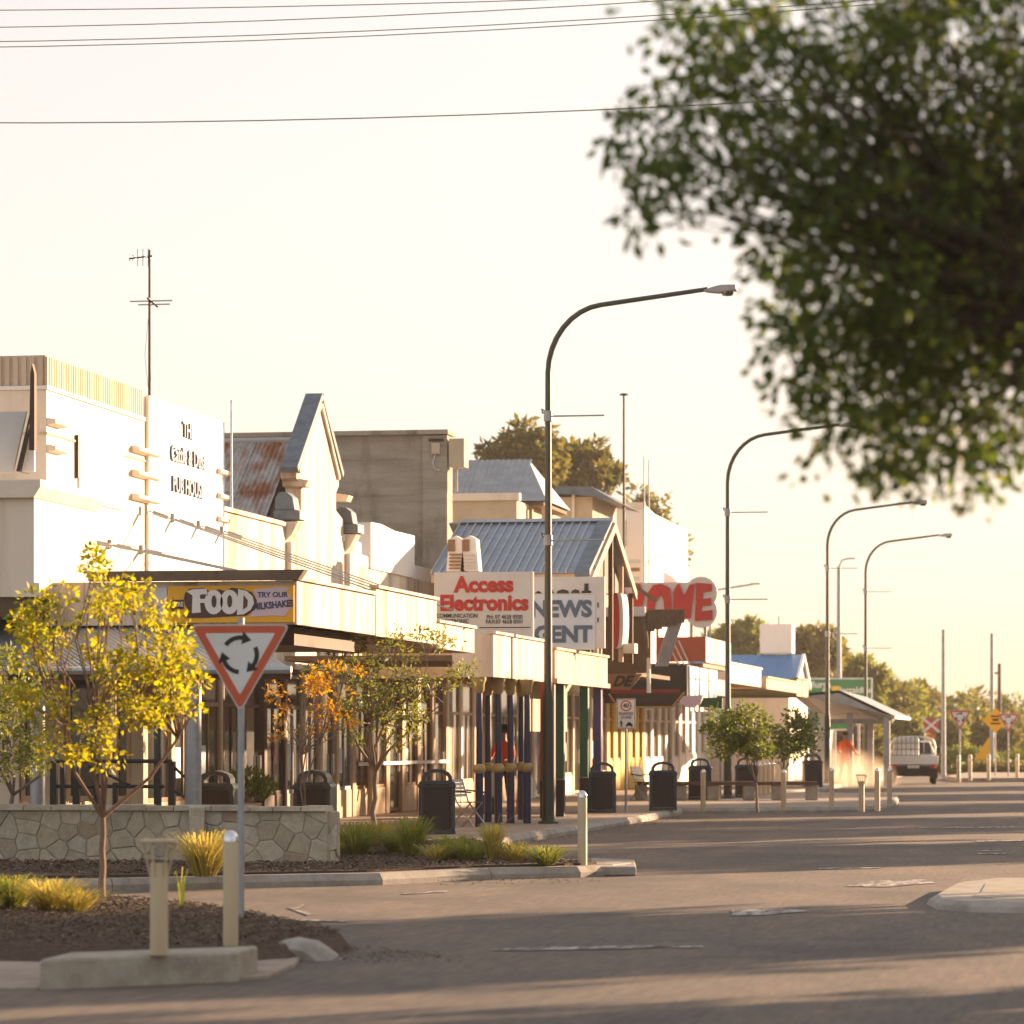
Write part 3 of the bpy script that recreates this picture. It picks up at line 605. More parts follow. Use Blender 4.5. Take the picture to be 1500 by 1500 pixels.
MB().box(FX + .07, FX + .11, wY0 + .2, wY1 - .3, 1.15, 1.22).build('push_rail', 'white_paint', wb)
# boxed awning on navy columns
nb = thing('column_awning', 'cream boxed awning carried on slender navy columns with gold rings', 'awning', (AX, 59.9, 0))
awning(nb, 59.92, 65.35, 2.80, 3.57, 'aged_cream', x0=-11.75, drop=.0)
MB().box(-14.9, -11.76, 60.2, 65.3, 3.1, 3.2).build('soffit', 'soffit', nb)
for (px, py) in ((702, 1211), (715, 1204), (730, 1208), (748, 1206), (772, 1206), (768, 1200)):
    p = G(px, py, PZ); p.y = min(p.y, 65.2); c = MB().lathe([(.075, 0), (.075, 1.05), (.06, 1.06), (.055, 2.42), (.05, 2.45)], 14, p).build('column', 'navy', nb, smooth=True)
    MB().lathe([(.06, .94), (.11, .98), (.12, 1.03), (.10, 1.09), (.06, 1.12)], 14, p).build('ring', 'gold', c, smooth=True)
    MB().lathe([(.056, 2.38), (.09, 2.42), (.10, 2.55), (.13, 2.62), (.13, 2.668)], 12, p).build('capital', 'gold', c, smooth=True)
# timber boarded awning with coloured posts
tb = thing('boarded_awning', 'timber boarded awning on square maroon, green and purple posts', 'awning', (AX, 66.6, 0))
awning(tb, 66.6, 73.66, 2.90, 3.46, 'timber_pale', x0=-14.9, board=.62)
MB().box(AX - .05, AX + .06, 66.58, 73.68, 2.80, 2.893).build('bottom_rail', 'timber_pale', tb)
for px, py, mm_ in ((818, 1199, 'red_post'), (834, 1198, 'red_post'), (851, 1196, 'green_post'), (866, 1191, 'green_post'), (881, 1187, 'purple_post')):
    p = G(px, py, PZ); p.x = min(max(p.x, -12.2), AX - .12); p.y = min(p.y, 73.4)
    c = MB().box(p.x - .09, p.x + .09, p.y - .09, p.y + .09, PZ + .75, 2.98).build('post', mm_, tb, bevel=.01)
    MB().box(p.x - .092, p.x + .092, p.y - .092, p.y + .092, PZ, PZ + .747).build('post_base', 'black_base', c)
for k in range(4):
    y = 67.4 + k * 1.55; MB().box(AX - .9, AX - .84, y, y + 1.3, 1.85, 2.95).build('canvas_blind', 'tan_wall', tb)
# signs on the awnings
ac = thing('electronics_sign', 'grey board with large red shop name standing on the awning roof', 'sign', (onY(708, 64.6), 64.6, 3.6))
aY = 64.6; aX = lambda px: onY(px, aY); aZ = lambda py: zY(708, py, aY)
MB().box(aX(636), aX(781), aY, aY + .08, aZ(934), aZ(838)).build('board', 'board_grey', ac, bevel=.008)
for px in (650, 765): MB().box(aX(px), aX(px) + .06, aY + .085, aY + .15, 3.6, aZ(845)).build('leg', 'galv_dull', ac)
text('Access', .41, 'red_paint', ac, (aX(709), aY - .006, aZ(857)), bold=.019); text('Electronics', .41, 'red_paint', ac, (aX(709), aY - .006, aZ(884)), bold=.019, sx=.95)
text('COMMUNICATION', .115, 'black_ink', ac, (aX(639), aY - .006, aZ(902)), bold=.0012, align='LEFT', sx=.82); text('ELECTRONIC', .115, 'black_ink', ac, (aX(645), aY - .006, aZ(910)), bold=.0012, align='LEFT', sx=.82)
text('PH: 07 4658 0500', .11, 'black_ink', ac, (aX(739), aY - .006, aZ(904)), bold=.0012, sx=.88); text('FAX:07 4658 0501', .11, 'black_ink', ac, (aX(739), aY - .006, aZ(911)), bold=.0012, sx=.88)
MB().box(aX(702), aX(777), aY - .008, aY - .004, aZ(920), aZ(918.6)).build('rule_line', 'black_ink', ac)
ng = thing('news_sign', 'pale blue and grey newsagent board with big slate letters above the boarded awning', 'sign', (onY(833, 69.6), 69.6, 3.5))
nY = 69.6; nX = lambda px: onY(px, nY); nZ = lambda py: zY(833, py, nY)
MB().box(nX(778), nX(886), nY, nY + .08, nZ(950), nZ(845)).build('board', 'board_grey', ng, bevel=.008)
MB().box(nX(781), nX(872), nY - .012, nY - .002, nZ(952), nZ(872)).build('panel', 'news_blue', ng)
text('NEWS', .46, 'grey_ink', ng, (nX(822), nY - .018, nZ(893)), bold=.022); text('AGENT', .46, 'grey_ink', ng, (nX(814), nY - .018, nZ(930)), bold=.022)
for a, c, h in ((783, 794, 868), (806, 812, 867), (815, 834, 866), (836, 850, 866)):
    MB().prism([(nX(a), nZ(869)), (nX(c), nZ(869)), (nX(c - 2), nZ(h - 1)), (nX((a + c) / 2), nZ(h - 3)), (nX(a + 2), nZ(h - .5))], 'y', nY - .012, nY - .003).build('silhouette', 'black_ink', ng)
MB().prism([(nX(852), nZ(869)), (nX(866), nZ(869)), (nX(866), nZ(866)), (nX(862), nZ(865)), (nX(862), nZ(855)), (nX(856), nZ(855)), (nX(856), nZ(865)), (nX(852), nZ(866))], 'y', nY - .012, nY - .003).build('silhouette', 'black_ink', ng)
for py in (883, 905): MB().box(nX(875), nX(877), nY - .01, nY - .003, nZ(py + 7), nZ(py)).build('small_print', 'black_ink', ng)
for px in (790, 876): MB().box(nX(px), nX(px) + .06, nY + .085, nY + .15, 3.45, nZ(850)).build('leg', 'galv_dull', ng)
# newsagency gable roof over the footpath
rf = thing('seamed_gable_roof', 'blue grey standing seam gable roof above the newsagent board', 'roof', (-13, 74, 5))
eY, rY = 72.2, 75.6; ez, rzz = zY(885, 838, eY), zY(898, 764, rY); xL, xR = onY(653, rY) + .35, onY(899, rY); n = 17; w = (xR - .35 - xL) / n
for k in range(n):
    x0 = xL + k * w; sh = MB().add([(x0 + .006, rY, rzz), (x0 + w - .006, rY, rzz), (x0 + w - .006, eY, ez), (x0 + .006, eY, ez), (x0 + .006, rY, rzz - .02), (x0 + w - .006, rY, rzz - .02), (x0 + w - .006, eY, ez - .02), (x0 + .006, eY, ez - .02)], [(0, 1, 2, 3), (7, 6, 5, 4), (0, 3, 7, 4), (1, 5, 6, 2), (3, 2, 6, 7), (0, 4, 5, 1)]).build('roof_sheet', 'blue_roof', rf)
    MB().add([(x0 - .012, rY, rzz + .045), (x0 + .012, rY, rzz + .045), (x0 + .012, eY, ez + .045), (x0 - .012, eY, ez + .045), (x0 - .012, rY, rzz - .02), (x0 + .012, rY, rzz - .02), (x0 + .012, eY, ez - .02), (x0 - .012, eY, ez - .02)], [(0, 1, 2, 3), (7, 6, 5, 4), (0, 3, 7, 4), (1, 5, 6, 2), (3, 2, 6, 7), (0, 4, 5, 1)]).build('seam', 'galv', sh)
MB().prism([(eY, ez + .06), (rY, rzz + .06), (rY, rzz - .1), (eY, ez - .1)], 'x', xR - .34, xR - .02).build('barge_flashing', 'slate_cap', rf)
MB().prism([(rY + .004, rzz + .02), (rY + 3.4, ez), (rY + 3.4, ez - .03), (rY + .004, rzz - .02)], 'x', FX + .3, xR).build('rear_slope', 'blue_roof', rf)
MB().prism([(rY - .12, rzz + .01), (rY, rzz + .09), (rY + .12, rzz + .01)], 'x', xL, xR).build('ridge_cap', 'galv', rf)
MB().box(xL, xR - .1, eY + .02, eY + .1, ez - .20, ez - .03).build('eave_beam', 'timber_pale', rf)
MB().prism([(eY - .1, ez - .12), (rY, rzz - .02), (rY + 3.4, ez - .12), (rY + 3.4, ez - .32), (rY, rzz - .22), (eY - .1, ez - .32)], 'x', xR, xR + .05).build('barge_board', 'timber_pale', rf)
for k, yy in enumerate((eY + .15, eY + 1.2, rY, rY + 1.6, rY + 3.2)):
    MB().box(xR - .12, xR - .02, yy - .05, yy + .05, 3.45, ez - .25 + (rzz - ez) * max(0, 1 - abs(yy - rY) / 3.4)).build('gable_post', 'timber_pale' if k % 2 else 'timber_dark', rf)
MB().prism([(eY + .2, ez - .3), (rY, rzz - .25), (rY + 3.2, ez - .3)], 'x', xR - .3, xR - .2).build('gable_infill', 'timber_dark', rf)
for a, mm_ in ((655, 'timber'), (676, 'board_grey')):
    X = onY(a, 68.0); v = thing('roof_ventilator', 'orange topped louvred ventilator ' + ('against the concrete wall' if a == 655 else 'beside the seamed roof, nearer the shop sign'), 'ventilator', (X, 68.0, 5.2), group='roof ventilators')
    MB().prism([(X - .02, 5.1), (X + .36, 5.1), (X + .30, 5.75), (X + .18, 5.82), (X + .04, 5.75)], 'y', 68.0, 68.35).build('hood', 'white_paint', v); MB().box(X + .02, X + .16, 67.96, 67.998, 5.5, 5.74).build('cap_panel', 'timber', v)
    for k in range(5): MB().box(X + .05, X + .30, 67.95, 67.997, 5.14 + k * .07, 5.17 + k * .07).build('louvre', mm_, v)
# --- big bare concrete building
cb = thing('concrete_building', 'tall bare weathered concrete building with a blank side wall', 'building', (FX, 76.9, 0))
cY, cz = 76.9, 8.68
MB().box(-48, FX - .003, cY, cY + .65, 0, cz).build('wall', 'concrete_old', cb); MB().box(BK, FX - .35, cY + .653, 87.0, 0, 4.0).build('shop_wall', 'cream', cb); MB().box(FX - .35, FX - .003, cY + .653, 86.99, 3.0, 4.0).build('front_wall', 'cream', cb)
MB().box(onY(620, cY), FX + .02, cY - .10, cY - .002, 2, cz - .02).build('pilaster', 'concrete_old', cb, bevel=.015)
MB().box(-48, FX + .05, cY - .16, cY + .75, cz + .003, cz + .11).build('coping', 'concrete_old', cb, bevel=.01)
for k in range(7): MB().box(onY(500, cY) - 6 + k * .0, onY(500, cY) + 1.75, cY - .012, cY - .003, 3.2 + k * .82, 3.215 + k * .82).build('board_mark', 'concrete_old', cb)
MB().box(FX + .06, FX + .42, cY - .12, cY + .4, cz - .75, cz - .1).build('rainhead', 'tan_wall', cb, bevel=.01); MB().cyl((FX + .2, cY + .1, cz - .76), (FX + .2, cY + .1, cz - 1.3), .03).build('downpipe', 'tan_wall', cb)
p = lambda a, c: Vector((onY(a, cY - .12), cY - .14, zY(a, c, cY)))
MB().box(p(633, 664).x, p(645, 664).x, cY - .22, cY - .103, p(633, 666).z, p(633, 650).z).build('meter_box', 'tan_wall', cb, bevel=.01)
MB().tube([p(638, 666), p(634, 678), p(637, 688), p(644, 690)], .014, 6).build('conduit', 'board_grey', cb); MB().tube([p(628, 645), p(650, 645)], .03, 6).build('insulator_bar', 'dark_metal', cb)
shopfront(cb, cY, 87.0, 6, 'cream', 'timber_pale', 'tan_wall', 3.0, door=(3,))
awn2 = thing('dark_awning', 'dark brown boxed awning end with corrugated roof folding down to the street', 'awning', (AX, 80, 0))
dY = 80.2; dX = lambda px: onY(px, dY); dZ = lambda py: zY(940, py, dY)
MB().box(-14.9, dX(953), dY, dY + .08, dZ(986), dZ(897)).build('end_wall', 'brown_wall', awn2)
MB().box(-14.9, dX(946), dY - .12, dY - .003, dZ(903), dZ(889)).build('gutter_box', 'board_grey', awn2, bevel=.01)
MB().box(-14.9, AX - .3, dY + .09, 86.5, dZ(990), dZ(984)).build('soffit', 'brown_wall', awn2)
u_ = Vector((0, 1, 0)); v0 = Vector((dX(1004), dY + .3, dZ(897))); v1 = Vector((dX(958), dY + .3, dZ(976)))
for k in range(5): MB().corr(Vector((dX(948), dY - .05 + k * 0, dZ(893))) + Vector((k * .18, 0, 0)), (1, 0, 0), (0, .1, -1), .182, dZ(893) - dZ(925 - k * 3), .06, .01, 6).build('fold_sheet', 'soffit', awn2)
wd = (v0 - Vector((dX(984), dY + .3, dZ(897)))).length
MB().corr(Vector((dX(984), dY + .1, dZ(896))), (1, 0, 0), (v1 - Vector((dX(984), dY + .3, dZ(896)))).normalized(), wd, (v1 - Vector((dX(984), dY + .3, dZ(896)))).length, .055, .012, 6).build('folded_sheet', 'galv', awn2)
MB().tube([(dX(944), dY - .2, dZ(905)), (dX(949), dY - .2, dZ(935)), (dX(950), dY - .2, dZ(962))], .045, 8).build('downpipe', 'soffit', awn2)
MB().cyl((dX(952), dY - .15, dZ(1040)), (dX(951), dY - .15, dZ(964)), .055, .04, 10).build('post', 'white_paint', awn2, smooth=True)
for k in range(3): MB().tube([(dX(970 + 6 * k), dY + 1.5, dZ(948 - 6 * k)), (dX(982 + 8 * k), dY + 1.6, dZ(972))], .02, 6).build('strut', 'board_grey', awn2)
ov = thing('red_blade_sign', 'tall red oval blade sign with lit white edge beside the gable end', 'sign', (onY(900, 77), 77, 3.4))
oX = onY(896, 77.0); zc, zh = (zY(900, 868, 77) + zY(900, 950, 77)) / 2, (zY(900, 868, 77) - zY(900, 950, 77)) / 2
el = [(oX + .07 + .11 * abs(math.cos(a)) ** .6 * (1 if math.cos(a) > 0 else -1), zc + zh * math.sin(a)) for a in [2 * math.pi * k / 24 for k in range(24)]]
MB().prism(el, 'y', 77.0, 77.9).build('face', 'red_paint', ov); MB().prism([(a + .09 * (a > oX + .07), c) for a, c in el], 'y', 77.02, 77.88).build('rim', 'sign_white', ov)
MB().box(oX + .2, oX + .5, 77.2, 77.7, zc - zh - .1, zc - zh + .12).build('bracket_box', 'cream', ov)
# signs under the awnings
ud = thing('under_awning_sign', 'dark chamfered sign box with dull gold edge hanging over the footpath', 'sign', (dX(957), 79, 2.6))
ch = [(892, 1016), (906, 1036), (984, 1036), (1003, 1014)]; hY = 79.0
MB().prism([(onY(a, hY), zY(957, c, hY)) for a, c in ch], 'y', hY, hY + .35).build('box', 'timber_dark', ud)
MB().tube([(onY(a, hY), hY - .02, zY(957, c, hY)) for a, c in ch], .022, 6).build('edge_trim', 'gold', ud); MB().box(onY(930, hY), onY(985, hY), hY - .012, hY - .002, zY(957, 1030, hY), zY(957, 1018, hY)).build('panel', 'bin_mesh', ud)
dd = thing('slanted_sign', 'slanted tan board with dark letters fixed below the brown awning', 'sign', (dX(915), 79.6, 2.9))
MB().prism([(onY(a, 79.6), zY(915, c, 79.6)) for a, c in ((872, 1009), (922, 1011), (941, 987), (880, 987))], 'y', 79.6, 79.66).build('board', 'timber', dd); text('DE', .34, 'black_ink', dd, (onY(910, 79.6), 79.594, zY(915, 998.5, 79.6)), bold=.015, shear=.45)
jn = thing('jeans_fascia', 'black fascia box carrying three white cut-out pairs of jeans', 'sign', (AX, 84.3, 2.6))
jY0, jY1 = onX(1007, AX), onX(1049, AX)
MB().box(-13.2, AX - .01, jY0 - .04, jY0, 2.62, 3.62).build('end_panel', 'black_base', jn); MB().box(AX - .06, AX, jY0, jY1, 2.60, 3.60).build('fascia', 'black_base', jn)
MB().box(-13.0, AX - .2, jY0 - .08, jY0 - .045, 2.66, 2.98).build('red_panel', 'red_post', jn)
wj = (jY1 - jY0) / 3
for k in range(3):
    a = jY0 + k * wj + .12; e_ = a + wj - .25; c = (a + e_) / 2
    j = MB().prism([(a, 3.58), (e_, 3.58), (e_ - .02, 3.2), (e_ - .15, 2.42), (c + .12, 2.42), (c, 3.12), (c - .12, 2.42), (a + .15, 2.42), (a + .02, 3.2)], 'x', AX + .003, AX + .05).build('jeans', 'sign_white', jn)
    MB().box(AX + .052, AX + .06, a + .05, e_ - .05, 3.24, 3.28).build('belt', 'black_ink', j); MB().prism([(a + .2, 3.1), (c - .1, 3.1), (c - .2, 2.6), (a + .28, 2.6)], 'x', AX + .052, AX + .056).build('denim_panel', 'news_blue', j)
# --- house-like upper storey and its roof behind
hb = thing('hip_roofed_shop', 'beige upper storey shop under a grey corrugated hip roof', 'building', (FX, 88, 0))
hY0, hY1 = 88.2, 101.7
body(hb, 87.05, hY1, 4.2, 'tan_wall'); shopfront(hb, 87.05, hY1, 9, 'cream', 'timber_pale', 'cream', 3.0, door=(1, 5))
X1 = onY(757, hY0); MB().box(-40, X1, hY0, 100, 4.2, zY(757, 733, hY0)).build('upper_wall', 'tan_wall', hb); MB().box(-40, X1 + .08, hY0 - .08, hY0 + .2, zY(757, 733, hY0) + .003, zY(757, 722, hY0)).build('parapet_cap', 'cream', hb)
rX, rY2 = onY(774, 92), 92.0; ez2 = zY(757, 734, 90.0); rz2 = zY(774, 673, rY2); ex2 = onY(801, 90)
for k in range(26):
    x1 = ex2 - .75 * k; x0 = x1 - .76; xa = min(x1, rX + .001 + 0) ; 
    if x1 > rX + .1:
        t0 = (ex2 - x1) / (ex2 - rX); t1 = min(1, (ex2 - x0) / (ex2 - rX)); up = lambda t: (90 + (rY2 - 90) * t, ez2 + (rz2 - ez2) * t)
        q = [(x0, *up(t1)), (x1, *up(t0)), (x1, 90, ez2), (x0, 90, ez2)]
        MB().add(q, [(0, 1, 2, 3)]).build('roof_sheet', 'galv_dull', hb)
    else: MB().corr((x0, rY2, rz2), (1, 0, 0), Vector((0, 90 - rY2, ez2 - rz2)).normalized(), .77, Vector((0, 90 - rY2, ez2 - rz2)).length, .152, .016, 6).build('roof_sheet', 'galv_dull', hb)
MB().add([(rX, rY2, rz2), (ex2, 90, ez2), (ex2, 94, ez2), (-40, 94, ez2), (-40, rY2, rz2)], [(0, 1, 2), (0, 2, 3, 4)]).build('rear_roof', 'galv_dull', hb)
MB().box(-40, ex2 - .1, 90.1, 94, ez2 - .12, ez2 - .02).build('eave_lining', 'soffit', hb)
for px in (776, 798): X = onY(px, 90.2); MB().box(X - .08, X + .08, 90.15, 90.3, 4.2, ez2 - .12).build('verandah_post', 'timber_pale', hb)
MB().box(onY(785, 91) - .2, onY(797, 91), 91, 91.1, 4.2, ez2 - .9).build('balustrade', 'cream', hb); MB().box(onY(757, 95), onY(800, 95), 95, 95.2, 4.2, ez2 - .1).build('back_wall', 'timber', hb)
s2 = thing('skillion_house', 'small house with low dark skillion roof and beige gable board behind the lamp post', 'building', (-17, 103, 0))
MB().box(onY(803, 103), onY(868, 103), 103, 108, 0, zY(840, 728, 103)).build('wall', 'tan_wall', s2); MB().prism([(onY(800, 103), zY(840, 722, 103)), (onY(820, 103), zY(840, 713, 103)), (onY(868, 103), zY(840, 714, 103)), (onY(905, 103), zY(840, 736, 103)), (onY(868, 103), zY(840, 728, 103))], 'y', 102.7, 108).build('roof', 'slate_cap', s2)
MB().box(onY(838, 102.9), onY(842, 102.9), 102.85, 102.99, 4, zY(840, 722, 103)).build('post', 'cream', s2)
# red fascia awning and HOME sign
ra = thing('red_awning', 'brick red boxed awning with timber coloured soffit', 'awning', (AX, 86, 0))
qY = 90.0; MB().box(onY(962, qY), AX + .2, qY, qY + .08, zY(1000, 969, qY), zY(1000, 933, qY)).build('end_fascia', 'brick_red', ra)
MB().box(AX + .12, AX + .2, qY + .083, 95.9, zY(1040, 970, qY), zY(1040, 933, qY)).build('fascia', 'aged_cream', ra); MB().box(-14.9, AX + .119, qY + .083, 95.9, 3.60, 3.70).build('soffit', 'timber', ra)
MB().box(onY(1030, 93), AX, 93, 97, 2.9, 3.35).build('under_box', 'purple_post', ra)
hs = thing('home_sign', 'large white outlined rooftop sign with fat red letters', 'sign', (-12, 92.5, 4.2))
sY = 92.5; sX = lambda px: onY(px, sY); sZ = lambda py: zY(980, py, sY)
def circ(px, py, r, n=20): return [(sX(px + r * math.cos(2 * math.pi * k / n)), sZ(py + r * math.sin(2 * math.pi * k / n))) for k in range(n)]
MB().box(sX(896), sX(1034), sY, sY + .10, sZ(908), sZ(853)).build('backing', 'board_grey', hs); MB().prism(circ(1027, 869, 24), 'y', sY - .01, sY + .11).build('backing', 'board_grey', hs); MB().prism(circ(1027, 896, 24), 'y', sY - .015, sY + .112).build('backing', 'board_grey', hs)
def hl(pts, name='letter'): MB().prism([(sX(a), sZ(c)) for a, c in pts], 'y', sY - .06, sY - .018).build(name, 'red_paint', hs)
hl([(900, 856), (912, 853), (917, 872), (928, 869), (927, 853), (938, 855), (944, 872), (938, 906), (928, 906), (929, 882), (918, 886), (917, 906), (905, 906)])
hl([(949, 868), (957, 857), (970, 855), (982, 862), (985, 906), (975, 906), (972, 878), (968, 870), (960, 884), (957, 906), (947, 906)])
hl([(986, 868), (992, 856), (996, 856), (1002, 874), (1010, 857), (1018, 855), (1012, 906), (1000, 906), (987, 906)]); hl([(1020, 854), (1043, 856), (1043, 866), (1030, 868), (1030, 878), (1042, 876), (1042, 887), (1029, 888), (1028, 896), (1044, 894), (1044, 908), (1018, 910)])
for px in (915, 960, 1010, 1030): MB().box(sX(px), sX(px) + .08, sY + .12, sY + .2, 3.7, sZ(880)).build('leg', 'galv_dull', hs)
for a in ((908, 842, 962, 882), (908, 870, 928, 890)): MB().tube([(onY(a[0], 86), 86, zY(930, a[1], 86)), (onY(a[2], 86), 86, zY(930, a[3], 86))], .05, 6).build('brace', 'soffit', hs)
# --- yellow shop, white two-storey corner building and those beyond
yb = thing('yellow_shop', 'bright yellow painted shopfront beyond the coloured posts', 'building', (FX, 101.8, 0))
body(yb, 101.75, 109.7, 4.6, 'cream'); shopfront(yb, 101.75, 109.7, 5, 'yellow_wall', 'yellow_wall', 'yellow_wall', 3.0, door=(2,), pw=.8, rh=.9)
awning(yb, 97.4, 106.1, 3.30, 3.85, 'cream', x0=-14.9)
tw = thing('white_corner_building', 'pale two storey corner building with flat parapet, slit window and lit street face', 'building', (FX, 109.8, 0))
tY = 109.8; tz = zY(943, 738, tY)
MB().box(onY(838, tY), FX - .35, tY, 124, 0, tz).build('wall', 'white_paint', tw); MB().box(FX - .35, FX, tY + .003, onX(972, FX), 3, tz - .8).build('front_wall', 'white_paint', tw)
MB().prism([(tY + .003, tz - .8), (tY + .003, tz - .003), (onX(972, FX), tz - .3), (onX(972, FX), tz - .8)], 'x', FX - .35, FX).build('raked_parapet', 'white_paint', tw)
MB().box(onY(838, tY) - .05, FX + .06, tY - .08, tY - .002, tz - .15, tz + .05).build('coping', 'cream', tw, bevel=.01)
MB().box(onY(914, tY), onY(917, tY), tY - .03, tY - .003, zY(915, 800, tY), zY(915, 762, tY)).build('dark_slit', 'dark_metal', tw)
for k, py in enumerate((820, 832, 845)): MB().box(onY(913, tY), onY(937, tY), tY - .03, tY - .003, zY(915, py + 5, tY), zY(915, py, tY)).build('banding', 'timber' if k % 2 else 'board_grey', tw)
MB().box(FX + .002, FX + .05, tY + .2, tY + .7, 5.9, 6.0).build('red_stripe', 'red_paint', tw)
X0_, X1_ = onY(945, 116), onY(1015, 116); MB().prism([(X0_, zY(980, 830, 116)), (X0_ + .4, zY(980, 832, 116)), (onY(985, 116), zY(980, 845, 116)), (X1_, zY(980, 880, 116)), (X0_, zY(980, 880, 116))], 'y', 116, 118).build('pink_roof', 'food_pink', tw)
shopfront(tw, tY, 118.9, 5, 'white_paint', 'cream', 'white_paint', 3.0, door=(3,), pw=.5, rh=.9)
fb = thing('arched_shop', 'cream shopfront with tall pale window bays past the yellow shop', 'building', (FX, 119, 0))
body(fb, 118.95, 134, 4.4, 'cream'); shopfront(fb, 118.95, 134, 8, 'white_paint', 'cream', 'white_paint', 3.0, door=(4,), pw=.7, rh=1.0)
awning(fb, 106.3, 116.5, 3.25, 3.6, 'tan_wall', x0=-14.9, x1=AX + .15)
ob = thing('olive_awning', 'olive fascia awning past the blue roof', 'awning', (AX, 118, 0))
awning(ob, 117.0, 121.4, 3.15, 3.75, 'olive', x0=-14.9, x1=AX + .1)
gs = thing('green_hanging_sign', 'dark green hanging sign board under the far awning', 'sign', (onY(1040, 88), 88, 2.4)); MB().prism([(onY(a, 88), zY(1040, c, 88)) for a, c in ((1024, 1036), (1030, 1022), (1058, 1022), (1058, 1038))], 'y', 88, 88.1).build('board', 'awning_green', gs)
pg = thing('pale_shield_sign', 'pale shield shaped hanging sign below the jeans fascia', 'sign', (onY(1010, 84), 84, 2.4)); MB().prism([(onY(a, 84), zY(1010, c, 84)) for a, c in ((992, 1020), (1030, 1018), (1026, 1030), (1016, 1037), (1005, 1036), (996, 1030))], 'y', 84, 84.08).build('board', 'food_pink', pg)
bb = thing('blue_roofed_shop', 'low shop with a bright blue roof carrying a plain white box', 'building', (FX, 126, 0))
vY = 127.0; zr, ze = zY(1120, 961, vY + 2.5), zY(1120, 1002, vY); xr = onY(1170, vY)
MB().box(-26, xr - .4, vY + .3, 135, 0, ze - .1).build('wall', 'cream', bb)
for k in range(10):
    x1 = xr - .12 - k * .8; MB().add([(x1 - .79, vY + 2.5, zr + .05), (x1, vY + 2.5, zr + .05), (x1, vY - .33, ze + .05), (x1 - .79, vY - .33, ze + .05)], [(0, 1, 2, 3)]).build('roof_sheet', 'bright_blue', bb)
MB().prism([(vY - .3, ze), (vY + 2.5, zr), (vY + 5.3, ze)], 'x', -26, xr - .14).build('roof_core', 'slate_cap', bb)
MB().prism([(vY - .35, ze - .15), (vY + 2.5, zr - .1), (vY + 5.3, ze - .15), (vY + 5.3, ze + .05), (vY + 2.5, zr + .08), (vY - .35, ze + .05)], 'x', xr - .11, xr).build('barge_board', 'white_paint', bb)
MB().box(onY(1113, vY + 2.4), onY(1160, vY + 2.4), vY + 2.4, vY + 3.6, zr + .1, zY(1136, 914, vY + 2.4)).build('roof_box', 'white_paint', bb, bevel=.03)
mb_ = MB()
mb_.box(onY(1140, vY + 3) , onY(1140, vY + 3) + .06, vY + 3, vY + 3.06, zr, zY(1136, 903, vY + 3)); mb_.build('mast', 'grey_post', bb)
lr = thing('long_low_shop', 'long low cream building at the far end of the shopping street', 'building', (-16, 140, 0)); MB().box(-26, -15.5, 136, 190, 0, 3.4).build('wall', 'cream', lr); MB().box(-26.2, -15.3, 135.8, 190.2, 3.403, 3.6).build('roof', 'galv_dull', lr)
# ------------------------------------------------------------------ stone planter wall in front of the pub
sw = thing('stone_wall', 'low crazy-paved stone planter wall in front of the pub corner', 'wall', (onY(240, 41.2), 41.2, 0))
wYf = 41.2; wx0, wx1 = onY(-60, wYf), onY(480, wYf); wh = .82
MB().box(wx0, wx1, wYf + .03, wYf + .42, 0, wh - .02).build('core', 'mortar', sw)
cells = voronoi(wx1 - wx0, wh - .02, 74, 11); rs_ = random.Random(2)
def stone(poly, place, depth, nm, par):
    c = (sum(p[0] for p in poly) / len(poly), sum(p[1] for p in poly) / len(poly)); dist = max(.02, max(math.hypot(p[0] - c[0], p[1] - c[1]) for p in poly))
    f0 = max(.3, 1 - .012 / dist); f1 = max(.25, 1 - .028 / dist); a = [(c[0] + (p[0] - c[0]) * f0, c[1] + (p[1] - c[1]) * f0) for p in poly]; b = [(c[0] + (p[0] - c[0]) * f1, c[1] + (p[1] - c[1]) * f1) for p in poly]; n = len(poly)
    m = MB().add([place(p, 0) for p in a] + [place(p, depth * .7) for p in a] + [place(p, depth) for p in b],
        [tuple(range(2 * n, 3 * n))] + [(i, (i + 1) % n, (i + 1) % n + n, i + n) for i in range(n)] + [(i + n, (i + 1) % n + n, (i + 1) % n + 2 * n, i + 2 * n) for i in range(n)])
    m.build('stone', nm, par)
for poly in cells:
    d_ = rs_.uniform(.012, .026); k = rs_.choice([0, 0, 1, 2, 2, 0, 4, 5, 5, 2, 3, 5]); stone(poly, lambda p, d: (wx0 + p[0], wYf + .028 - d, p[1]), d_, 'stone_%d' % k, sw)
for poly in voronoi(.42, wh - .02, 5, 3): stone(poly, lambda p, d: (wx1 - .002 + d, wYf + .03 + p[0], p[1]), rs_.uniform(.03, .06), 'stone_%d' % rs_.choice([0, 1, 2, 5]), sw)
x = wx0; i = 0
while x < wx1 - .1:
    w = rs_.uniform(.28, .6); w = min(w, wx1 + .05 - x)
    MB().frus([(x + .006, wYf - .05), (x + w - .006, wYf - .05 + rs_.uniform(-.015, .015)), (x + w - .006, wYf + .44), (x + .006, wYf + .44)], wh - .018, [(x + .015, wYf - .035), (x + w - .015, wYf - .035), (x + w - .015, wYf + .43), (x + .015, wYf + .43)], wh + rs_.uniform(.03, .055)).build('cap_stone', 'stone_%d' % rs_.choice([0, 1, 2, 5]), sw); x += w
xp = onY(291, wYf); MB().box(xp - .10, xp + .10, wYf - .11, wYf - .06, 0, wh + .04).build('pier', 'stone_5', sw, bevel=.02)
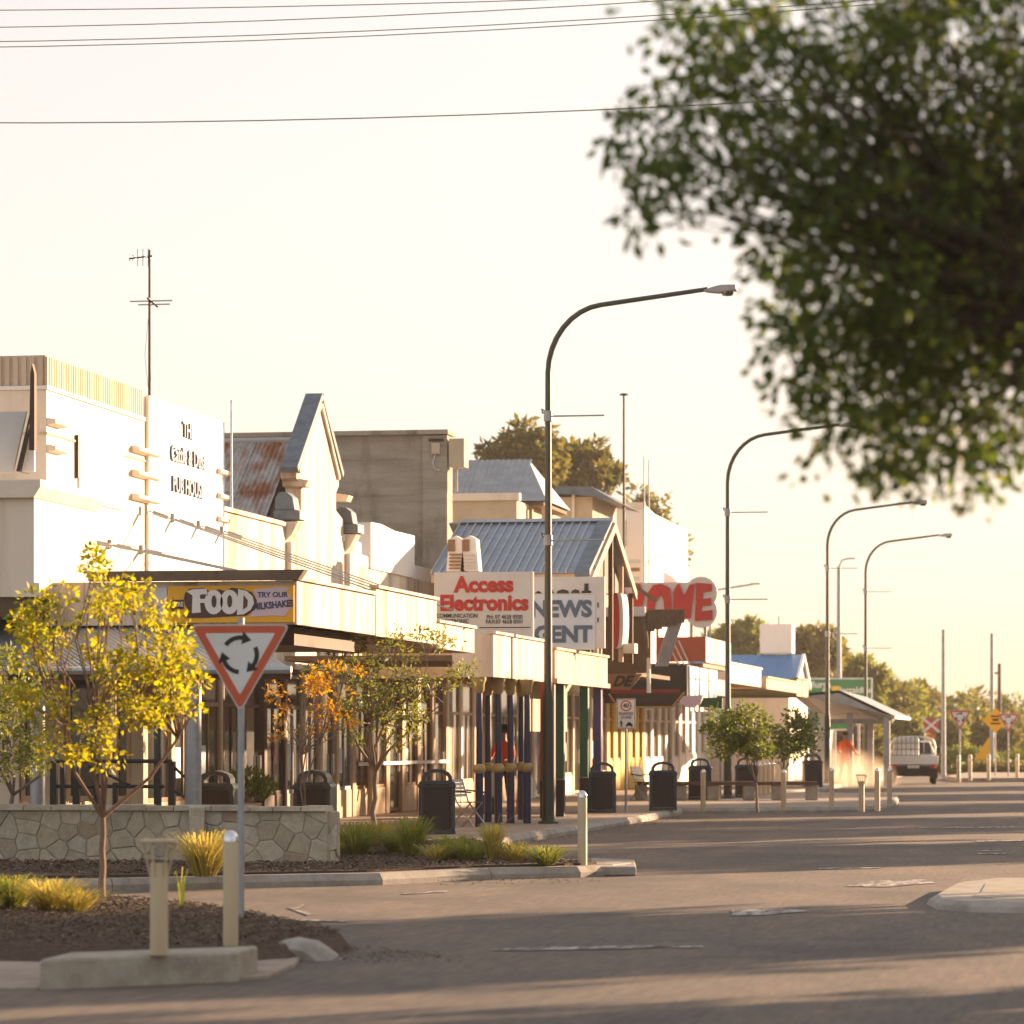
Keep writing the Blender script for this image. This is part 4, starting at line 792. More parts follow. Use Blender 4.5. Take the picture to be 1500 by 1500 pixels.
# black handrail on the pub ramp
hr = thing('black_handrail', 'black steel ramp handrail behind the stone wall', 'railing', (onY(170, 42.8), 42.8, PZ)); rY_ = 42.8
R_ = lambda px, py: (onY(px, rY_), rY_, zY(170, py, rY_))
for a, c, r in (((76, 1115), (252, 1115), .026), ((76, 1152), (240, 1152), .024), ((252, 1120), (270, 1138), .02), ((130, 1122), (190, 1150), .018), ((252, 1155), (270, 1168), .018)): MB().tube([R_(*a), R_(*c)], r, 8).build('rail', 'rail_black', hr)
for px in (79, 92, 112, 141, 169, 231, 252):
    r = .042 if px in (79, 112, 231, 252) else .03; p0 = Vector(R_(px, 1115)); MB().box(p0.x - r, p0.x + r, rY_ - r, rY_ + r, PZ, p0.z - (0 if px not in (169,) else .28)).build('post', 'rail_black', hr)
# ------------------------------------------------------------------ street lamps
def lamp_proto():
    root = thing('street_lamp', '', 'street lamp', group='street lamps along the kerb'); H = 9.55
    pts = [(0, 0, 0), (0, 0, 2.3), (0, 0, 2.5), (0, 0, 8.35)]; rr = [.115, .10, .075, .055]
    for k in range(1, 9):
        a = rad(84) * k / 8; pts.append((1.1 * (1 - math.cos(a)), 0, 8.35 + 1.25 * math.sin(a))); rr.append(.055 - .001 * k)
    pts.append((2.98, 0, 9.84)); rr.append(.042)
    MB().tube(pts, rr, 12).build('pole', 'lamp_green', root, smooth=True, off=False)
    MB().lathe([(.19, -.01), (.19, .03), (.13, .05), (.12, .12)], 14).build('base_plate', 'lamp_green', root, smooth=True, off=False)
    h = MB().prism([(2.9, 9.80), (3.05, 9.86), (3.22, 9.90), (3.50, 9.90), (3.52, 9.80), (3.2, 9.76), (2.98, 9.78)], 'y', -.13, .13).build('lamp_head', 'galv_dull', root, bevel=.015, off=False)
    MB().lathe([(.02, 0), (.09, .01), (.115, .05), (.12, .09)], 14, (3.34, 0, 9.70)).build('lens', 'glass', h, smooth=True, off=False)
    for z in (7.55, 5.25):
        c = MB().lathe([(.075, -.1), (.085, -.09), (.085, .09), (.075, .1)], 12, (0, 0, z)).build('clamp', 'galv_dull', root, off=False)
        MB().cyl((.07, 0, z), (1.06, 0, z), .016, n=8).build('banner_arm', 'galv_dull', c, off=False); MB().tube([(-.07, 0, z + .1), (-.12, 0, z + .14), (-.1, 0, z + .05)], .018, 6).build('bolt', 'dark_metal', c, off=False)
    return root
L0 = lamp_proto()
lp = [(803, 1206, 'nearest and tallest dark green street lamp beside the navy columns'), (1066, 1169, 'second dark green street lamp along the kerb, rising behind the timber bench'), (1212, 1147.5, 'third dark green street lamp, its arm just right of the dust'), (1268, 1138.5, 'farthest dark green street lamp, in front of the green road sign')]
for i, (px, py, lab) in enumerate(lp):
    p = G(px, py, PZ)
    if i == 0: L0.location = p; L0['label'] = lab
    else: dup(L0, p, rad([0, 2, 0, 3][i]), lab)
# ------------------------------------------------------------------ litter bins
def bin_proto():
    r = thing('litter_bin', '', 'bin', group='navy litter bins on the footpath'); w, d, h = .60, .50, .86
    def rr(x0, x1, z0, z1, c): return [(x0, z0), (x1, z0), (x1, z1 - c), (x1 - c * .35, z1 - c * .3), (x1 - c, z1), (x0 + c, z1), (x0 + c * .35, z1 - c * .3), (x0, z1 - c)]
    for sg in (-1, 1): MB().box(sg * w / 2, sg * (w / 2 - .07), -d / 2, d / 2, .06, h - .10).build('side_frame', 'bin_navy', r, bevel=.015, off=False)
    MB().prism(rr(-w / 2 - .012, w / 2 + .012, h - .11, h + .0, .07), 'y', -d / 2 - .012, d / 2 + .012).build('lid', 'bin_navy', r, bevel=.01, off=False)
    MB().box(-w / 2 + .075, w / 2 - .075, -d / 2 + .05, d / 2 - .05, .07, h - .12).build('liner', 'dark_metal', r, off=False)
    for sgn in (-1, 1):
        p = MB()
        for k in range(11): z = .10 + k * .06; p.box(-w / 2 + .072, w / 2 - .072, sgn * (d / 2 - .012) - .006, sgn * (d / 2 - .012) + .006, z, z + .046)
        for k in range(9): x = -w / 2 + .1 + k * .05; p.box(x, x + .008, sgn * (d / 2 - .03) - .006, sgn * (d / 2 - .03) + .006, .1, h - .15)
        p.build('mesh_panel', 'bin_mesh', r, off=False)
    MB().box(-w / 2 - .005, w / 2 + .005, -d / 2 - .005, d / 2 + .005, 0, .058).build('plinth', 'bin_navy', r, bevel=.01, off=False)
    MB().box(-w / 2 + .1, w / 2 - .1, -d / 2 - .018, -d / 2 - .013, h - .085, h - .05).build('slot', 'dark_metal', r, off=False)
    path = [(-.25, h - .02), (-.245, h + .07), (-.2, h + .135), (-.11, h + .175), (0, h + .19), (.11, h + .175), (.2, h + .135), (.245, h + .07), (.25, h - .02)]
    m = MB(); n = len(path)
    inn = [(x * .76, h - .02 + (z - h + .02) * .72) for x, z in path]
    for i in range(n - 1): m.prism([path[i], path[i + 1], inn[i + 1], inn[i]], 'y', -.22, .22)
    m.build('arched_hood', 'bin_navy', r, smooth=True, off=False)
    MB().box(-.008, .008, -.1, .1, h, h + .15).build('ash_post', 'dark_metal', r, off=False); return r
B0 = bin_proto()
bins = [(640, 1221, 'nearest whole navy litter bin, standing at the edge of the grassy bed'), (461, 1226, 'navy litter bin half hidden behind the end of the stone wall'), (318, 1229, 'navy litter bin behind the stone wall of which mostly the arched hood shows'),
        (882, 1190, 'navy litter bin tucked behind the green post'), (971, 1187, 'navy litter bin at the kerb between the shared zone sign and the bench'), (1026, 1171, 'navy litter bin behind the slim bollard and bench'),
        (1093, 1168, 'navy litter bin behind the green street tree'), (1190, 1153, 'navy litter bin standing alone at the far end of the bench')]
for i, (px, py, lab) in enumerate(bins):
    p = G(px, py, PZ)
    if i == 0: B0.location = p; B0.rotation_euler = (0, 0, rad(12)); B0['label'] = lab; B0.scale = (1, 1, 1.02)
    else: dup(B0, p, rad([0, 2, 5, 8, 9, 4, 7, 14][i]), lab)
# ------------------------------------------------------------------ bollards
def bol_proto():
    r = thing('bollard', '', 'bollard', group='cream bollards with metal domes')
    MB().lathe([(.058, 0), (.058, .80), (.055, .81)], 18).build('shaft', 'bollard_cream', r, smooth=True, off=False)
    MB().lathe([(.0575, .811), (.0575, .835), (.052, .86), (.038, .884), (.018, .897), (.003, .9)], 18).build('dome', 'chrome', r, smooth=True, off=False); return r
O0 = bol_proto()
def ubol_proto():
    r = thing('light_bollard', '', 'bollard light', group='cream path light bollards')
    MB().lathe([(.062, 0), (.062, .62), (.058, .64)], 18).build('shaft', 'bollard_cream', r, smooth=True, off=False)
    for k in range(6):
        a = 2 * math.pi * (k + .3) / 6; c, s = math.cos(a), math.sin(a); MB().tube([(.058 * c, .058 * s, .54), (.072 * c, .072 * s, .60), (.112 * c, .112 * s, .782)], .0085, 6).build('strut', 'bollard_cream', r, off=False)
    MB().lathe([(.09, .775), (.125, .78), (.128, .79), (.125, .80), (.09, .803), (.09, .79)], 20).build('top_ring', 'bollard_cream', r, smooth=True, off=False)
    MB().lathe([(.05, .641), (.05, .652)], 16).build('lamp_glass', 'glass', r, off=False); return r
U0 = ubol_proto()
bl = [(338, 1389, .10, 'bollard on the mulched island in front of the roundabout sign post', 1.0, 0), (853, 1267, PZ - .0, 'bollard at the tip of the kerb nib beside the concrete stub', 1.03, 0),
      (1030, 1187, PZ, 'slim bollard in front of the navy bin by the bench', 1.0, 0), (1148, 1187, PZ, 'bollard by the trunk of the green street tree', 1.0, 0), (1218, 1181, PZ, 'bollard directly below the third street lamp', 1.0, 0),
      (1285, 1188, PZ, 'bollard beside the forked light bollard near the ute', 1.04, 0), (1303, 1181, PZ, 'bollard just left of the ute tray', 1.0, 0)] + [(1106 + 6.5 * k, 1166 - 1.4 * k, PZ, '%s bollard in the close row between tree and far bin' % w_, 1.0, 0) for k, w_ in enumerate(('leftmost', 'second', 'middle', 'fourth', 'rightmost'))]
for i, (px, py, z, lab, s, _) in enumerate(bl):
    p = G(px, py, z)
    if i == 0: O0.location = p; O0['label'] = 'cream metal domed ' + lab
    else: dup(O0, p, rad(30 * i), 'cream metal domed ' + lab, s)
blk = thing('concrete_block', 'low concrete kerb block at the front of the near island', 'block', G(210, 1447)); bA, bB = G(57, 1450), G(345, 1438); bd = (bB - bA).normalized(); bn = Vector((-.05, 1, 0)); w_ = .80
q0 = [bA, bB, bB + bn * w_, bA + bn * w_]
MB().frus([tuple(p) for p in q0], -.02, [tuple(p + (bn * .015 if k < 2 else -bn * .015)) for k, p in enumerate(q0)], .205).build('block_body', 'block_concrete', blk, bevel=.02)
U0.location = tuple(G(233, 1399, .205)); U0['label'] = 'open topped path light bollard standing on the concrete block'
dup(U0, G(1262, 1189, PZ), 0, 'grey path light bollard with splayed top among the far bollards')
# ------------------------------------------------------------------ signs on posts
def gw_proto():
    r = thing('roundabout_sign', '', 'road sign', group='roundabout give way signs'); s = .90; h = s * .866; zb = 1.83
    def tri(k, y0, y1, m, nm, par, rc):
        pts = []; c = (0, zb + h * 2 / 3)
        for (x, z), (ax, az), (bx, bz) in (((-s / 2, zb + h), (0, zb), (s / 2, zb + h)), ((s / 2, zb + h), (-s / 2, zb + h), (0, zb)), ((0, zb), (s / 2, zb + h), (-s / 2, zb + h))):
            x, z, ax, az, bx, bz = [c[i % 2] + (v - c[i % 2]) * k for i, v in enumerate((x, z, ax, az, bx, bz))]
            A = Vector((ax - x, az - z)).normalized() * rc; B = Vector((bx - x, bz - z)).normalized() * rc; P0 = Vector((x, z))
            for t in (0, .25, .5, .75, 1): pts.append(tuple((P0 + A) * (1 - t) ** 2 + P0 * 2 * t * (1 - t) + (P0 + B) * t ** 2))
        return MB().prism(pts, 'y', y0, y1).build(nm, m, par, off=False)
    pl = tri(1, -.045, -.04, 'sign_rim', 'plate', r, .07); tri(.955, -.0475, -.0452, 'sign_orange', 'red_border', pl, .06); tri(.70, -.050, -.0477, 'sign_white', 'white_centre', pl, .02)
    c = (0, zb + h * .655)
    for k in range(3):
        a0 = rad(150 - 120 * k - 4); m = MB(); n = 8; ro, ri = .172, .132; span = rad(64)
        for j in range(n):
            t0, t1 = a0 - span * j / n, a0 - span * (j + 1) / n
            m.prism([(c[0] + ri * math.cos(t0), c[1] + ri * math.sin(t0)), (c[0] + ro * math.cos(t0), c[1] + ro * math.sin(t0)), (c[0] + ro * math.cos(t1), c[1] + ro * math.sin(t1)), (c[0] + ri * math.cos(t1), c[1] + ri * math.sin(t1))], 'y', -.0525, -.0502)
        t1 = a0 - span; e = Vector((c[0] + .152 * math.cos(t1), c[1] + .152 * math.sin(t1))); tg = Vector((math.sin(t1), -math.cos(t1))); nr = Vector((math.cos(t1), math.sin(t1)))
        m.prism([tuple(e + nr * .058), tuple(e - nr * .058), tuple(e + tg * .085 - nr * .012)], 'y', -.0525, -.0502); m.build('arrow', 'black_ink', pl, off=False)
    MB().cyl((0, 0, 0), (0, 0, zb + h + .06), .030, n=14).build('post', 'grey_post', r, smooth=True, off=False)
    for z in (zb + .1, zb + h - .12): MB().box(-.04, .04, -.04, .036, z - .02, z + .02).build('bracket', 'galv_dull', r, off=False)
    return r
S0 = gw_proto(); S0.location = G(353, 1347, .10); S0.rotation_euler = (0, 0, TH * .4); S0['label'] = 'large roundabout give way sign on a grey post on the near island'; S0.scale = (1, 1, 1.0)
dup(S0, G(1406, 1142, .16), TH, 'far roundabout give way sign right of the ute'); dup(S0, G(1477, 1140, .1), TH, 'farthest right roundabout give way sign behind the yellow diamond', 1.0)
def zone_sign(px, py, label, end):
    p = G(px, py, PZ); r = thing('zone_sign', label, 'road sign', p, TH, 'shared zone signs')
    MB().cyl((0, .03, 0), (0, .03, 2.42), .028, n=12).build('post', 'grey_post', r, smooth=True, off=False)
    zb, zt, w = 1.78, 2.42, .20; pl = MB().box(-w, w, -.012, -.004, zb, zt).build('plate', 'sign_white', r, bevel=.006, off=False)
    b_ = MB()
    for k in range(4): b_.box(*[(-w + .01, -w + .02), (w - .02, w - .01), (-w + .02, w - .02), (-w + .02, w - .02)][k], -.0145, -.0125, *[(zb + .01, zt - .01), (zb + .01, zt - .01), (zb + .01, zb + .02), (zt - .02, zt - .01)][k])
    b_.build('border', 'black_ink', pl, off=False)
    if not end:
        m = MB(); n = 22; zc = zt - .15
        for k in range(n):
            a, c = 2 * math.pi * k / n, 2 * math.pi * (k + 1) / n; m.prism([(.092 * math.cos(a), zc + .092 * math.sin(a)), (.118 * math.cos(a), zc + .118 * math.sin(a)), (.118 * math.cos(c), zc + .118 * math.sin(c)), (.092 * math.cos(c), zc + .092 * math.sin(c))], 'y', -.015, -.0125)
        m.build('red_ring', 'red_paint', pl, off=False); text('40', .13, 'black_ink', pl, (0, -.014, zc), bold=.004, ext=.001, off=False)
    else: text('END', .15, 'black_ink', pl, (0, -.014, zt - .13), bold=.004, ext=.001, off=False)
    text('SHARED', .085, 'black_ink', pl, (0, -.014, zt - .32), bold=.002, ext=.001, off=False); text('ZONE', .085, 'black_ink', pl, (0, -.014, zt - .40), bold=.002, ext=.001, off=False)
    z = zb + .04; MB().prism([(-.13, z), (-.11, z + .06), (-.135, z + .09), (-.12, z + .12), (-.095, z + .12), (-.07, z + .08), (-.085, z + .05), (-.075, z), (-.095, z), (-.1, z + .04), (-.115, z)], 'y', -.015, -.0125).prism([(-.115, z + .125), (-.095, z + .125), (-.095, z + .145), (-.115, z + .145)], 'y', -.015, -.0125).build('walker_symbol', 'black_ink', pl, off=False)
    MB().prism([(.0, z), (.03, z), (.03, z + .02), (.11, z + .02), (.11, z), (.14, z), (.145, z + .05), (.12, z + .06), (.1, z + .10), (.035, z + .10), (.02, z + .06), (-.005, z + .05)], 'y', -.015, -.0125).build('car_symbol', 'black_ink', pl, off=False)
    return r
zone_sign(917, 1190, 'shared zone forty speed sign on a grey post by the green posts', False); zone_sign(1055, 1168, 'end of shared zone sign half hidden by the green tree and lamp', True)
dm = thing('diamond_sign', 'yellow diamond warning sign on the far median', 'road sign', G(1458, 1139, .1), TH); zc = 2.35
MB().prism([(-.53, zc), (0, zc + .53), (.53, zc), (0, zc - .53)], 'y', -.04, -.03).build('plate', 'diamond', dm, bevel=.02, off=False); MB().cyl((0, 0, 0), (0, 0, zc + .3), .03).build('post', 'grey_post', dm, off=False)
for k in range(2): MB().box(-.2, .2, -.045, -.041, zc - .16 + k * .30, zc - .10 + k * .30).build('symbol_bar', 'black_ink', dm, off=False)
MB().prism([(-.18, zc - .05), (-.08, zc + .0), (-.18, zc + .1), (0, zc + .06), (.18, zc + .1), (.08, zc), (.18, zc - .05), (0, zc - .02)], 'y', -.045, -.041).build('symbol', 'black_ink', dm, off=False)
rx = thing('railway_sign', 'red and white railway crossing cross sign above the ute', 'road sign', at(1364, 1062, 200) - Vector((0, 0, at(1364, 1062, 200).z)), TH); zc = at(1364, 1063, 200).z
MB().box(-.45, .45, -.03, -.02, zc - .40, zc + .42).build('red_plate', 'red_paint', rx, off=False); 
for s in (-1, 1): MB().prism([(-.55 * s, zc + .40), (-.43 * s, zc + .46), (.55 * s, zc - .34), (.43 * s, zc - .42)], 'y', -.05 - .004 * s, -.032 - .004 * s).build('cross_arm', 'sign_white', rx, off=False)
MB().cyl((-.4, 0, 0), (-.4, 0, zc), .05).build('post', 'grey_post', rx, off=False); MB().box(-.25, .25, -.06, .0, zc - .75, zc - .5).build('amber_plate', 'sign_orange', rx, off=False)
ow = thing('orange_works_sign', 'orange roadworks sign standing low by the far hedge', 'road sign', G(1442, 1136, .0), TH); MB().prism([(-.5, .75), (.45, .75), (.45, 1.75), (.2, 1.75)], 'y', -.03, -.01).build('plate', 'diamond', ow, off=False); MB().box(-.4, -.34, -.01, .05, 0, 1.2).box(.34, .4, -.01, .05, 0, 1.6).build('legs', 'grey_post', ow, off=False)
def big_sign(name, label, x0, x1, y0, y1, Y, lines):
    c = onY((x0 + x1) / 2, Y); r = thing(name, label, 'road sign', (c, Y, 0)); Z = lambda py: zY((x0 + x1) / 2, py, Y); X = lambda px: onY(px, Y)
    MB().box(X(x0), X(x1), Y, Y + .05, Z(y1), Z(y0)).build('border', 'sign_white', r, bevel=.02); MB().box(X(x0) + .07, X(x1) - .07, Y - .012, Y - .003, Z(y1) + .07, Z(y0) - .07).build('panel', 'road_green', r)
    for px in (x0 + (x1 - x0) * .2, x0 + (x1 - x0) * .8): MB().box(X(px) - .06, X(px) + .06, Y + .055, Y + .17, 0, Z(y0) - .1).build('post', 'grey_post', r)
    for s, px, py, sz in lines:
        if s == '#': MB().box(X(px - 5), X(px + 5), Y - .03, Y - .014, Z(py + 5), Z(py - 5)).build('route_shield', 'plate_yellow', r)
        else: text(s, sz, 'sign_white', r, (X(px), Y - .018, Z(py)), bold=.012, ext=.002)
big_sign('green_direction_sign', 'large green direction sign with white place names behind the shelter roof', 1176, 1278, 993, 1040, 165, [('Murra', 1200, 1003, .45), ('#', 1224, 1010, 0), ('Barcaldine', 1252, 1011, .40), ('8', 1208, 1013, .4)])
big_sign('green_direction_sign', 'lower green direction sign partly behind the shelter and street tree', 1140, 1243, 1025, 1070, 160, [('#', 1150, 1036, 0), ('Winton', 1171, 1035, .42), ('Jundah', 1171, 1047, .42)])
# ------------------------------------------------------------------ shelter, benches, chairs
sh = thing('bus_shelter', 'grey metal shelter with a broad sloping flat roof on steel posts', 'shelter', (-10, 126, 0)); hY_ = 122.0
A_ = lambda px, py, Y: Vector((onY(px, Y), Y, zY(1240, py, Y)))
def slabp(pts, th, name, m): n = len(pts); MB().add([p + Vector((0, 0, th)) for p in pts] + pts, [tuple(range(n)), tuple(range(2 * n - 1, n - 1, -1))] + [(k, (k + 1) % n, (k + 1) % n + n, k + n) for k in range(n)]).build(name, m, sh)
slabp([A_(1164, 1021, hY_), A_(1229, 1015, hY_), A_(1310, 1053, hY_), A_(1209, 1056, hY_ + 6)], .10, 'roof', 'galv_dull')
slabp([A_(1230, 1015, hY_ + .02), A_(1311, 1053, hY_ + .02), A_(1334, 1055, hY_ + 5), A_(1270, 1025, hY_ + 6)], .10, 'roof', 'galv_dull')
for px, dy in ((1245, 1.0), (1275, 3), (1299, .3), (1190, .6)):
    p = A_(px, 1052, hY_ + dy); MB().box(p.x - .11, p.x + .11, p.y - .08, p.y + .08, 0, p.z + .2).build('post', 'grey_post', sh)
MB().tube([A_(1222, 1022, hY_ + .4) - Vector((0, 0, .05)), A_(1285, 1053, hY_ + .4) - Vector((0, 0, .0))], .07, 6).build('rafter', 'galv', sh); MB().box(A_(1215, 0, hY_ + 1).x, A_(1300, 0, hY_ + 1).x, hY_ + 1, hY_ + 1.1, A_(1240, 1060, hY_).z, A_(1240, 1053, hY_).z).build('cross_beam', 'galv_dull', sh)
MB().box(A_(1196, 0, hY_).x, A_(1208, 0, hY_).x, hY_ + .5, hY_ + 1, 0, A_(1200, 1045, hY_).z).build('end_panel', 'board_grey', sh)
bq = thing('timber_bench', 'long dark timber bench on pale concrete blocks along the kerb', 'bench', G(1065, 1180, PZ)); bz = .47
p0, p1 = G(934, 1172, PZ), G(1198, 1172, PZ); dv = (p1 - p0); ln = dv.length; dv.normalize(); nv = Vector((-dv.y, dv.x, 0))
for k in range(4):
    a = p0 + nv * (k * .115); b_ = p1 + nv * (k * .115); MB().add([a + Vector((0, 0, .38)), b_ + Vector((0, 0, .38)), b_ + nv * .105 + Vector((0, 0, .38)), a + nv * .105 + Vector((0, 0, .38)), a + Vector((0, 0, bz)), b_ + Vector((0, 0, bz)), b_ + nv * .105 + Vector((0, 0, bz)), a + nv * .105 + Vector((0, 0, bz))], [(0, 3, 2, 1), (4, 5, 6, 7), (0, 1, 5, 4), (1, 2, 6, 5), (2, 3, 7, 6), (3, 0, 4, 7)]).build('slat', 'bench_timber', bq)
for t in (.02, .24, .42, .62, .78, .97):
    c = p0 + dv * ln * t; e = [c + nv * .04 - dv * .15, c + nv * .04 + dv * .15, c + nv * .42 + dv * .15, c + nv * .42 - dv * .15]; MB().prism([tuple(x.to_2d()) for x in e], 'z', PZ, PZ + .376).build('concrete_block', 'block_concrete', bq, bevel=.015)
def chair(px, py, rz, label):
    r = thing('cafe_chair', label, 'chair', G(px, py, PZ), rz, 'metal cafe chairs')
    for sx in (-1, 1):
        MB().tube([(.22 * sx, -.26, 0), (.2 * sx, .12, .45), (.2 * sx, .26, .86)], .014, 6).build('leg', 'grey_post', r, off=False); MB().tube([(.22 * sx, .26, 0), (.2 * sx, -.18, .45)], .014, 6).build('leg', 'grey_post', r, off=False); MB().tube([(.24 * sx, -.2, .62), (.24 * sx, .22, .66)], .016, 6).build('armrest', 'dark_metal', r, off=False)
    for k in range(5): MB().box(-.2, .2, -.2 + k * .075, -.14 + k * .075, .44, .455).build('seat_slat', 'dark_metal', r, off=False)
    for k in range(5): MB().box(-.2, .2, .14 + k * .022, .15 + k * .022, .54 + k * .065, .595 + k * .065).build('back_slat', 'board_grey', r, off=False)
chair(686, 1212, rad(70), 'slatted metal chair between the nearest bin and the navy columns'); chair(942, 1172, rad(60), 'slatted metal chair by the yellow shopfront behind the bin')
pl = thing('planter_plant', 'bushy green plant in a woven pot behind the sign post', 'plant', G(362, 1215, PZ)); c = parent_world(pl)
MB().lathe([(.2, 0), (.26, .45), (.24, .46), (.2, .42)], 14, c).build('pot', 'timber_pale', pl, smooth=True)
rng = np.random.default_rng(5); P = np.array(c) + np.array([0, 0, .72]) + rball(rng, 420) * np.array([.48, .4, .30]); leaf_mesh('foliage', P, P - np.array(c) + rng.normal(size=P.shape) * .3, .13, .06, 'leaf_green', pl, seed=4)
ogl = thing('orange_bag', 'folded orange safety board leaning behind the navy columns', 'bag', G(764, 1192, PZ)); MB().prism([(-.12, 0), (.10, 0), (.08, .62), (.02, .68), (-.08, .64)], 'y', -.06, .06).build('board', 'hi_vis', ogl, bevel=.015, off=False)
bg_ = thing('black_bag', 'slumped black bag on the footpath behind the columns', 'bag', G(714, 1193, PZ))
m = MB().lathe([(.02, 0), (.22, .02), (.27, .14), (.22, .28), (.10, .38), (.05, .42), (.07, .46)], 12); m.v = [(x * 1.1 + .03 * math.sin(9 * z), y * .8 + .03 * math.cos(11 * x), z) for x, y, z in m.v]; m.build('sack', 'bag_black', bg_, smooth=True, off=False)
# ------------------------------------------------------------------ people
def person(name, label, loc, rz, J, E, rads, zones, hat=None, s=1.0):
    r = thing(name, label, 'person', loc, rz)
    names = list(J); me = bpy.data.meshes.new('body'); me.from_pydata([tuple(Vector(J[k]) * s) for k in names], [(names.index(a), names.index(b)) for a, b in E], [])
    o = bpy.data.objects.new('body', me); COL.objects.link(o); sk = o.modifiers.new('skin', 'SKIN'); sk.use_smooth_shade = True
    for i, k in enumerate(names): v = me.skin_vertices[0].data[i]; rr = rads[k]; v.radius = (rr[0] * s, rr[1] * s) if isinstance(rr, tuple) else (rr * s, rr * s); v.use_root = (k == 'pelvis')
    ss = o.modifiers.new('sub', 'SUBSURF'); ss.levels = ss.render_levels = 2
    dg = bpy.context.evaluated_depsgraph_get(); nm = bpy.data.meshes.new_from_object(o.evaluated_get(dg)); bpy.data.objects.remove(o)
    nm.materials.clear(); ms_ = []
    for q in ('skin', 'hi_vis', 'trouser', 'boot'): nm.materials.append(MATS[q])
    for p in nm.polygons: p.material_index = zones(p.center / s); p.use_smooth = True
    o = bpy.data.objects.new('body', nm); COL.objects.link(o); o.parent = r
    hz = J['head'][2] * s; hx, hy = J['head'][0] * s, J['head'][1] * s
    f = MB()
    for sx in (-1, 1): f.lathe([(.002, -.012), (.011, -.006), (.011, .006), (.002, .012)], 8, (hx + .033 * sx, hy - .085, hz + .01))
    f.build('eyes', 'black_ink', r, smooth=True, off=False); MB().prism([(hx - .013, hz - .03), (hx + .013, hz - .03), (hx, hz + .01)], 'y', hy - .115, hy - .07).build('nose', 'skin', r, off=False); MB().box(hx - .026, hx + .026, hy - .089, hy - .075, hz - .062, hz - .052).build('mouth', 'boot', r, off=False)
    for sx in (-1, 1): MB().lathe([(.004, -.03), (.012, -.015), (.013, .015), (.004, .03)], 8, (hx + .084 * sx, hy, hz)).build('ear', 'skin', r, smooth=True, off=False)
    MB().lathe([(.092, .0), (.103, .05), (.09, .10), (.05, .135), (.005, .145)], 14, (hx, hy + .012, hz - .0)).build('hair', 'hat', r, smooth=True, off=False)
    if hat: MB().lathe([(.108, .04), (.205, .035), (.21, .045), (.112, .065), (.112, .13), (.095, .165), (.03, .18), (.003, .178)], 18, (hx, hy, hz + .02)).build('hat', 'hat', r, smooth=True, off=False)
    MB().box(-.0, .0, 0, 0, 0, 0)
    return r
def human(armL, armR, stride=.05):
    J = {'pelvis': (0, 0, .95), 'waist': (0, .0, 1.08), 'chest': (0, .0, 1.30), 'neck0': (0, 0, 1.46), 'neck': (0, -.01, 1.54), 'head': (0, -.02, 1.66), 'crown': (0, -.01, 1.76)}
    E = [('pelvis', 'waist'), ('waist', 'chest'), ('chest', 'neck0'), ('neck0', 'neck'), ('neck', 'head'), ('head', 'crown')]
    Rr = {'pelvis': (.17, .12), 'waist': (.155, .11), 'chest': (.175, .12), 'neck0': (.09, .075), 'neck': .055, 'head': (.082, .10), 'crown': (.06, .075)}
    for sd_, sx, arm in (('L', 1, armL), ('R', -1, armR)):
        st = stride * sx
        pts = [('hip', (.10 * sx, 0, .88), .10), ('knee', (.115 * sx, st * .5 - .03, .49), .065), ('ank', (.12 * sx, st, .10), .045), ('toe', (.14 * sx, st - .15, .045), .042)]
        prev = 'pelvis'
        for n_, p, r_ in pts: J[n_ + sd_] = p; Rr[n_ + sd_] = r_; E.append((prev, n_ + sd_)); prev = n_ + sd_
        sh_, el, wr = Vector((.20 * sx, 0, 1.41)), Vector(arm[0]), Vector(arm[1]); d = (wr - el).normalized(); pm = wr + d * .06; prev = 'chest'
        for n_, p, r_ in (('sho', sh_, .068), ('elb', el, .047), ('wri', wr, .032), ('palm', pm, (.036, .022))): J[n_ + sd_] = tuple(p); Rr[n_ + sd_] = r_; E.append((prev, n_ + sd_)); prev = n_ + sd_
        up = Vector((0, 0, 1)); side = d.cross(up).normalized() if d.cross(up).length > .1 else Vector((0, 1, 0)); bend = d.cross(side)
        for k in range(4):
            a = pm + side * (-.027 + .018 * k) + d * .035; f2 = a + (d + bend * .35).normalized() * [.05, .06, .055, .042][k]
            J['f%d%s' % (k, sd_)] = tuple(a); J['g%d%s' % (k, sd_)] = tuple(f2); Rr['f%d%s' % (k, sd_)] = .0095; Rr['g%d%s' % (k, sd_)] = .008; E += [('palm' + sd_, 'f%d%s' % (k, sd_)), ('f%d%s' % (k, sd_), 'g%d%s' % (k, sd_))]
        J['th' + sd_] = tuple(wr + d * .045 - side * .055); Rr['th' + sd_] = .010; E.append(('wri' + sd_, 'th' + sd_))
    return J, E, Rr
def zones_a(c):
    if c.z > 1.49 or (abs(c.x) > .14 and c.z < 1.12 and c.z > .62): return 0
    if c.z > 1.0: return 1
    return 2 if c.z > .16 else 3
J, E, Rr = human(((.30, -.08, 1.16), (.24, -.32, 1.10)), ((-.30, -.05, 1.15), (-.22, -.30, 1.02)), .06)
p1_ = person('person', 'person in wide hat, orange work shirt and dark trousers behind the navy columns', G(738, 1191, PZ), rad(-25), J, E, Rr, zones_a, hat=True, s=1.02)
J, E, Rr = human(((.31, .02, 1.15), (.27, -.18, .98)), ((-.32, -.06, 1.13), (-.30, -.30, 1.02)), .16)
p2_ = person('person', 'person in orange work clothes walking in the dust below the shelter', G(1238, 1146, PZ), rad(150), J, E, Rr, lambda c: 0 if c.z > 1.49 or (abs(c.x) > .2 and c.z < 1.1 and c.z > .6) else (1 if c.z > .55 else 2 if c.z > .16 else 3), s=1.02)
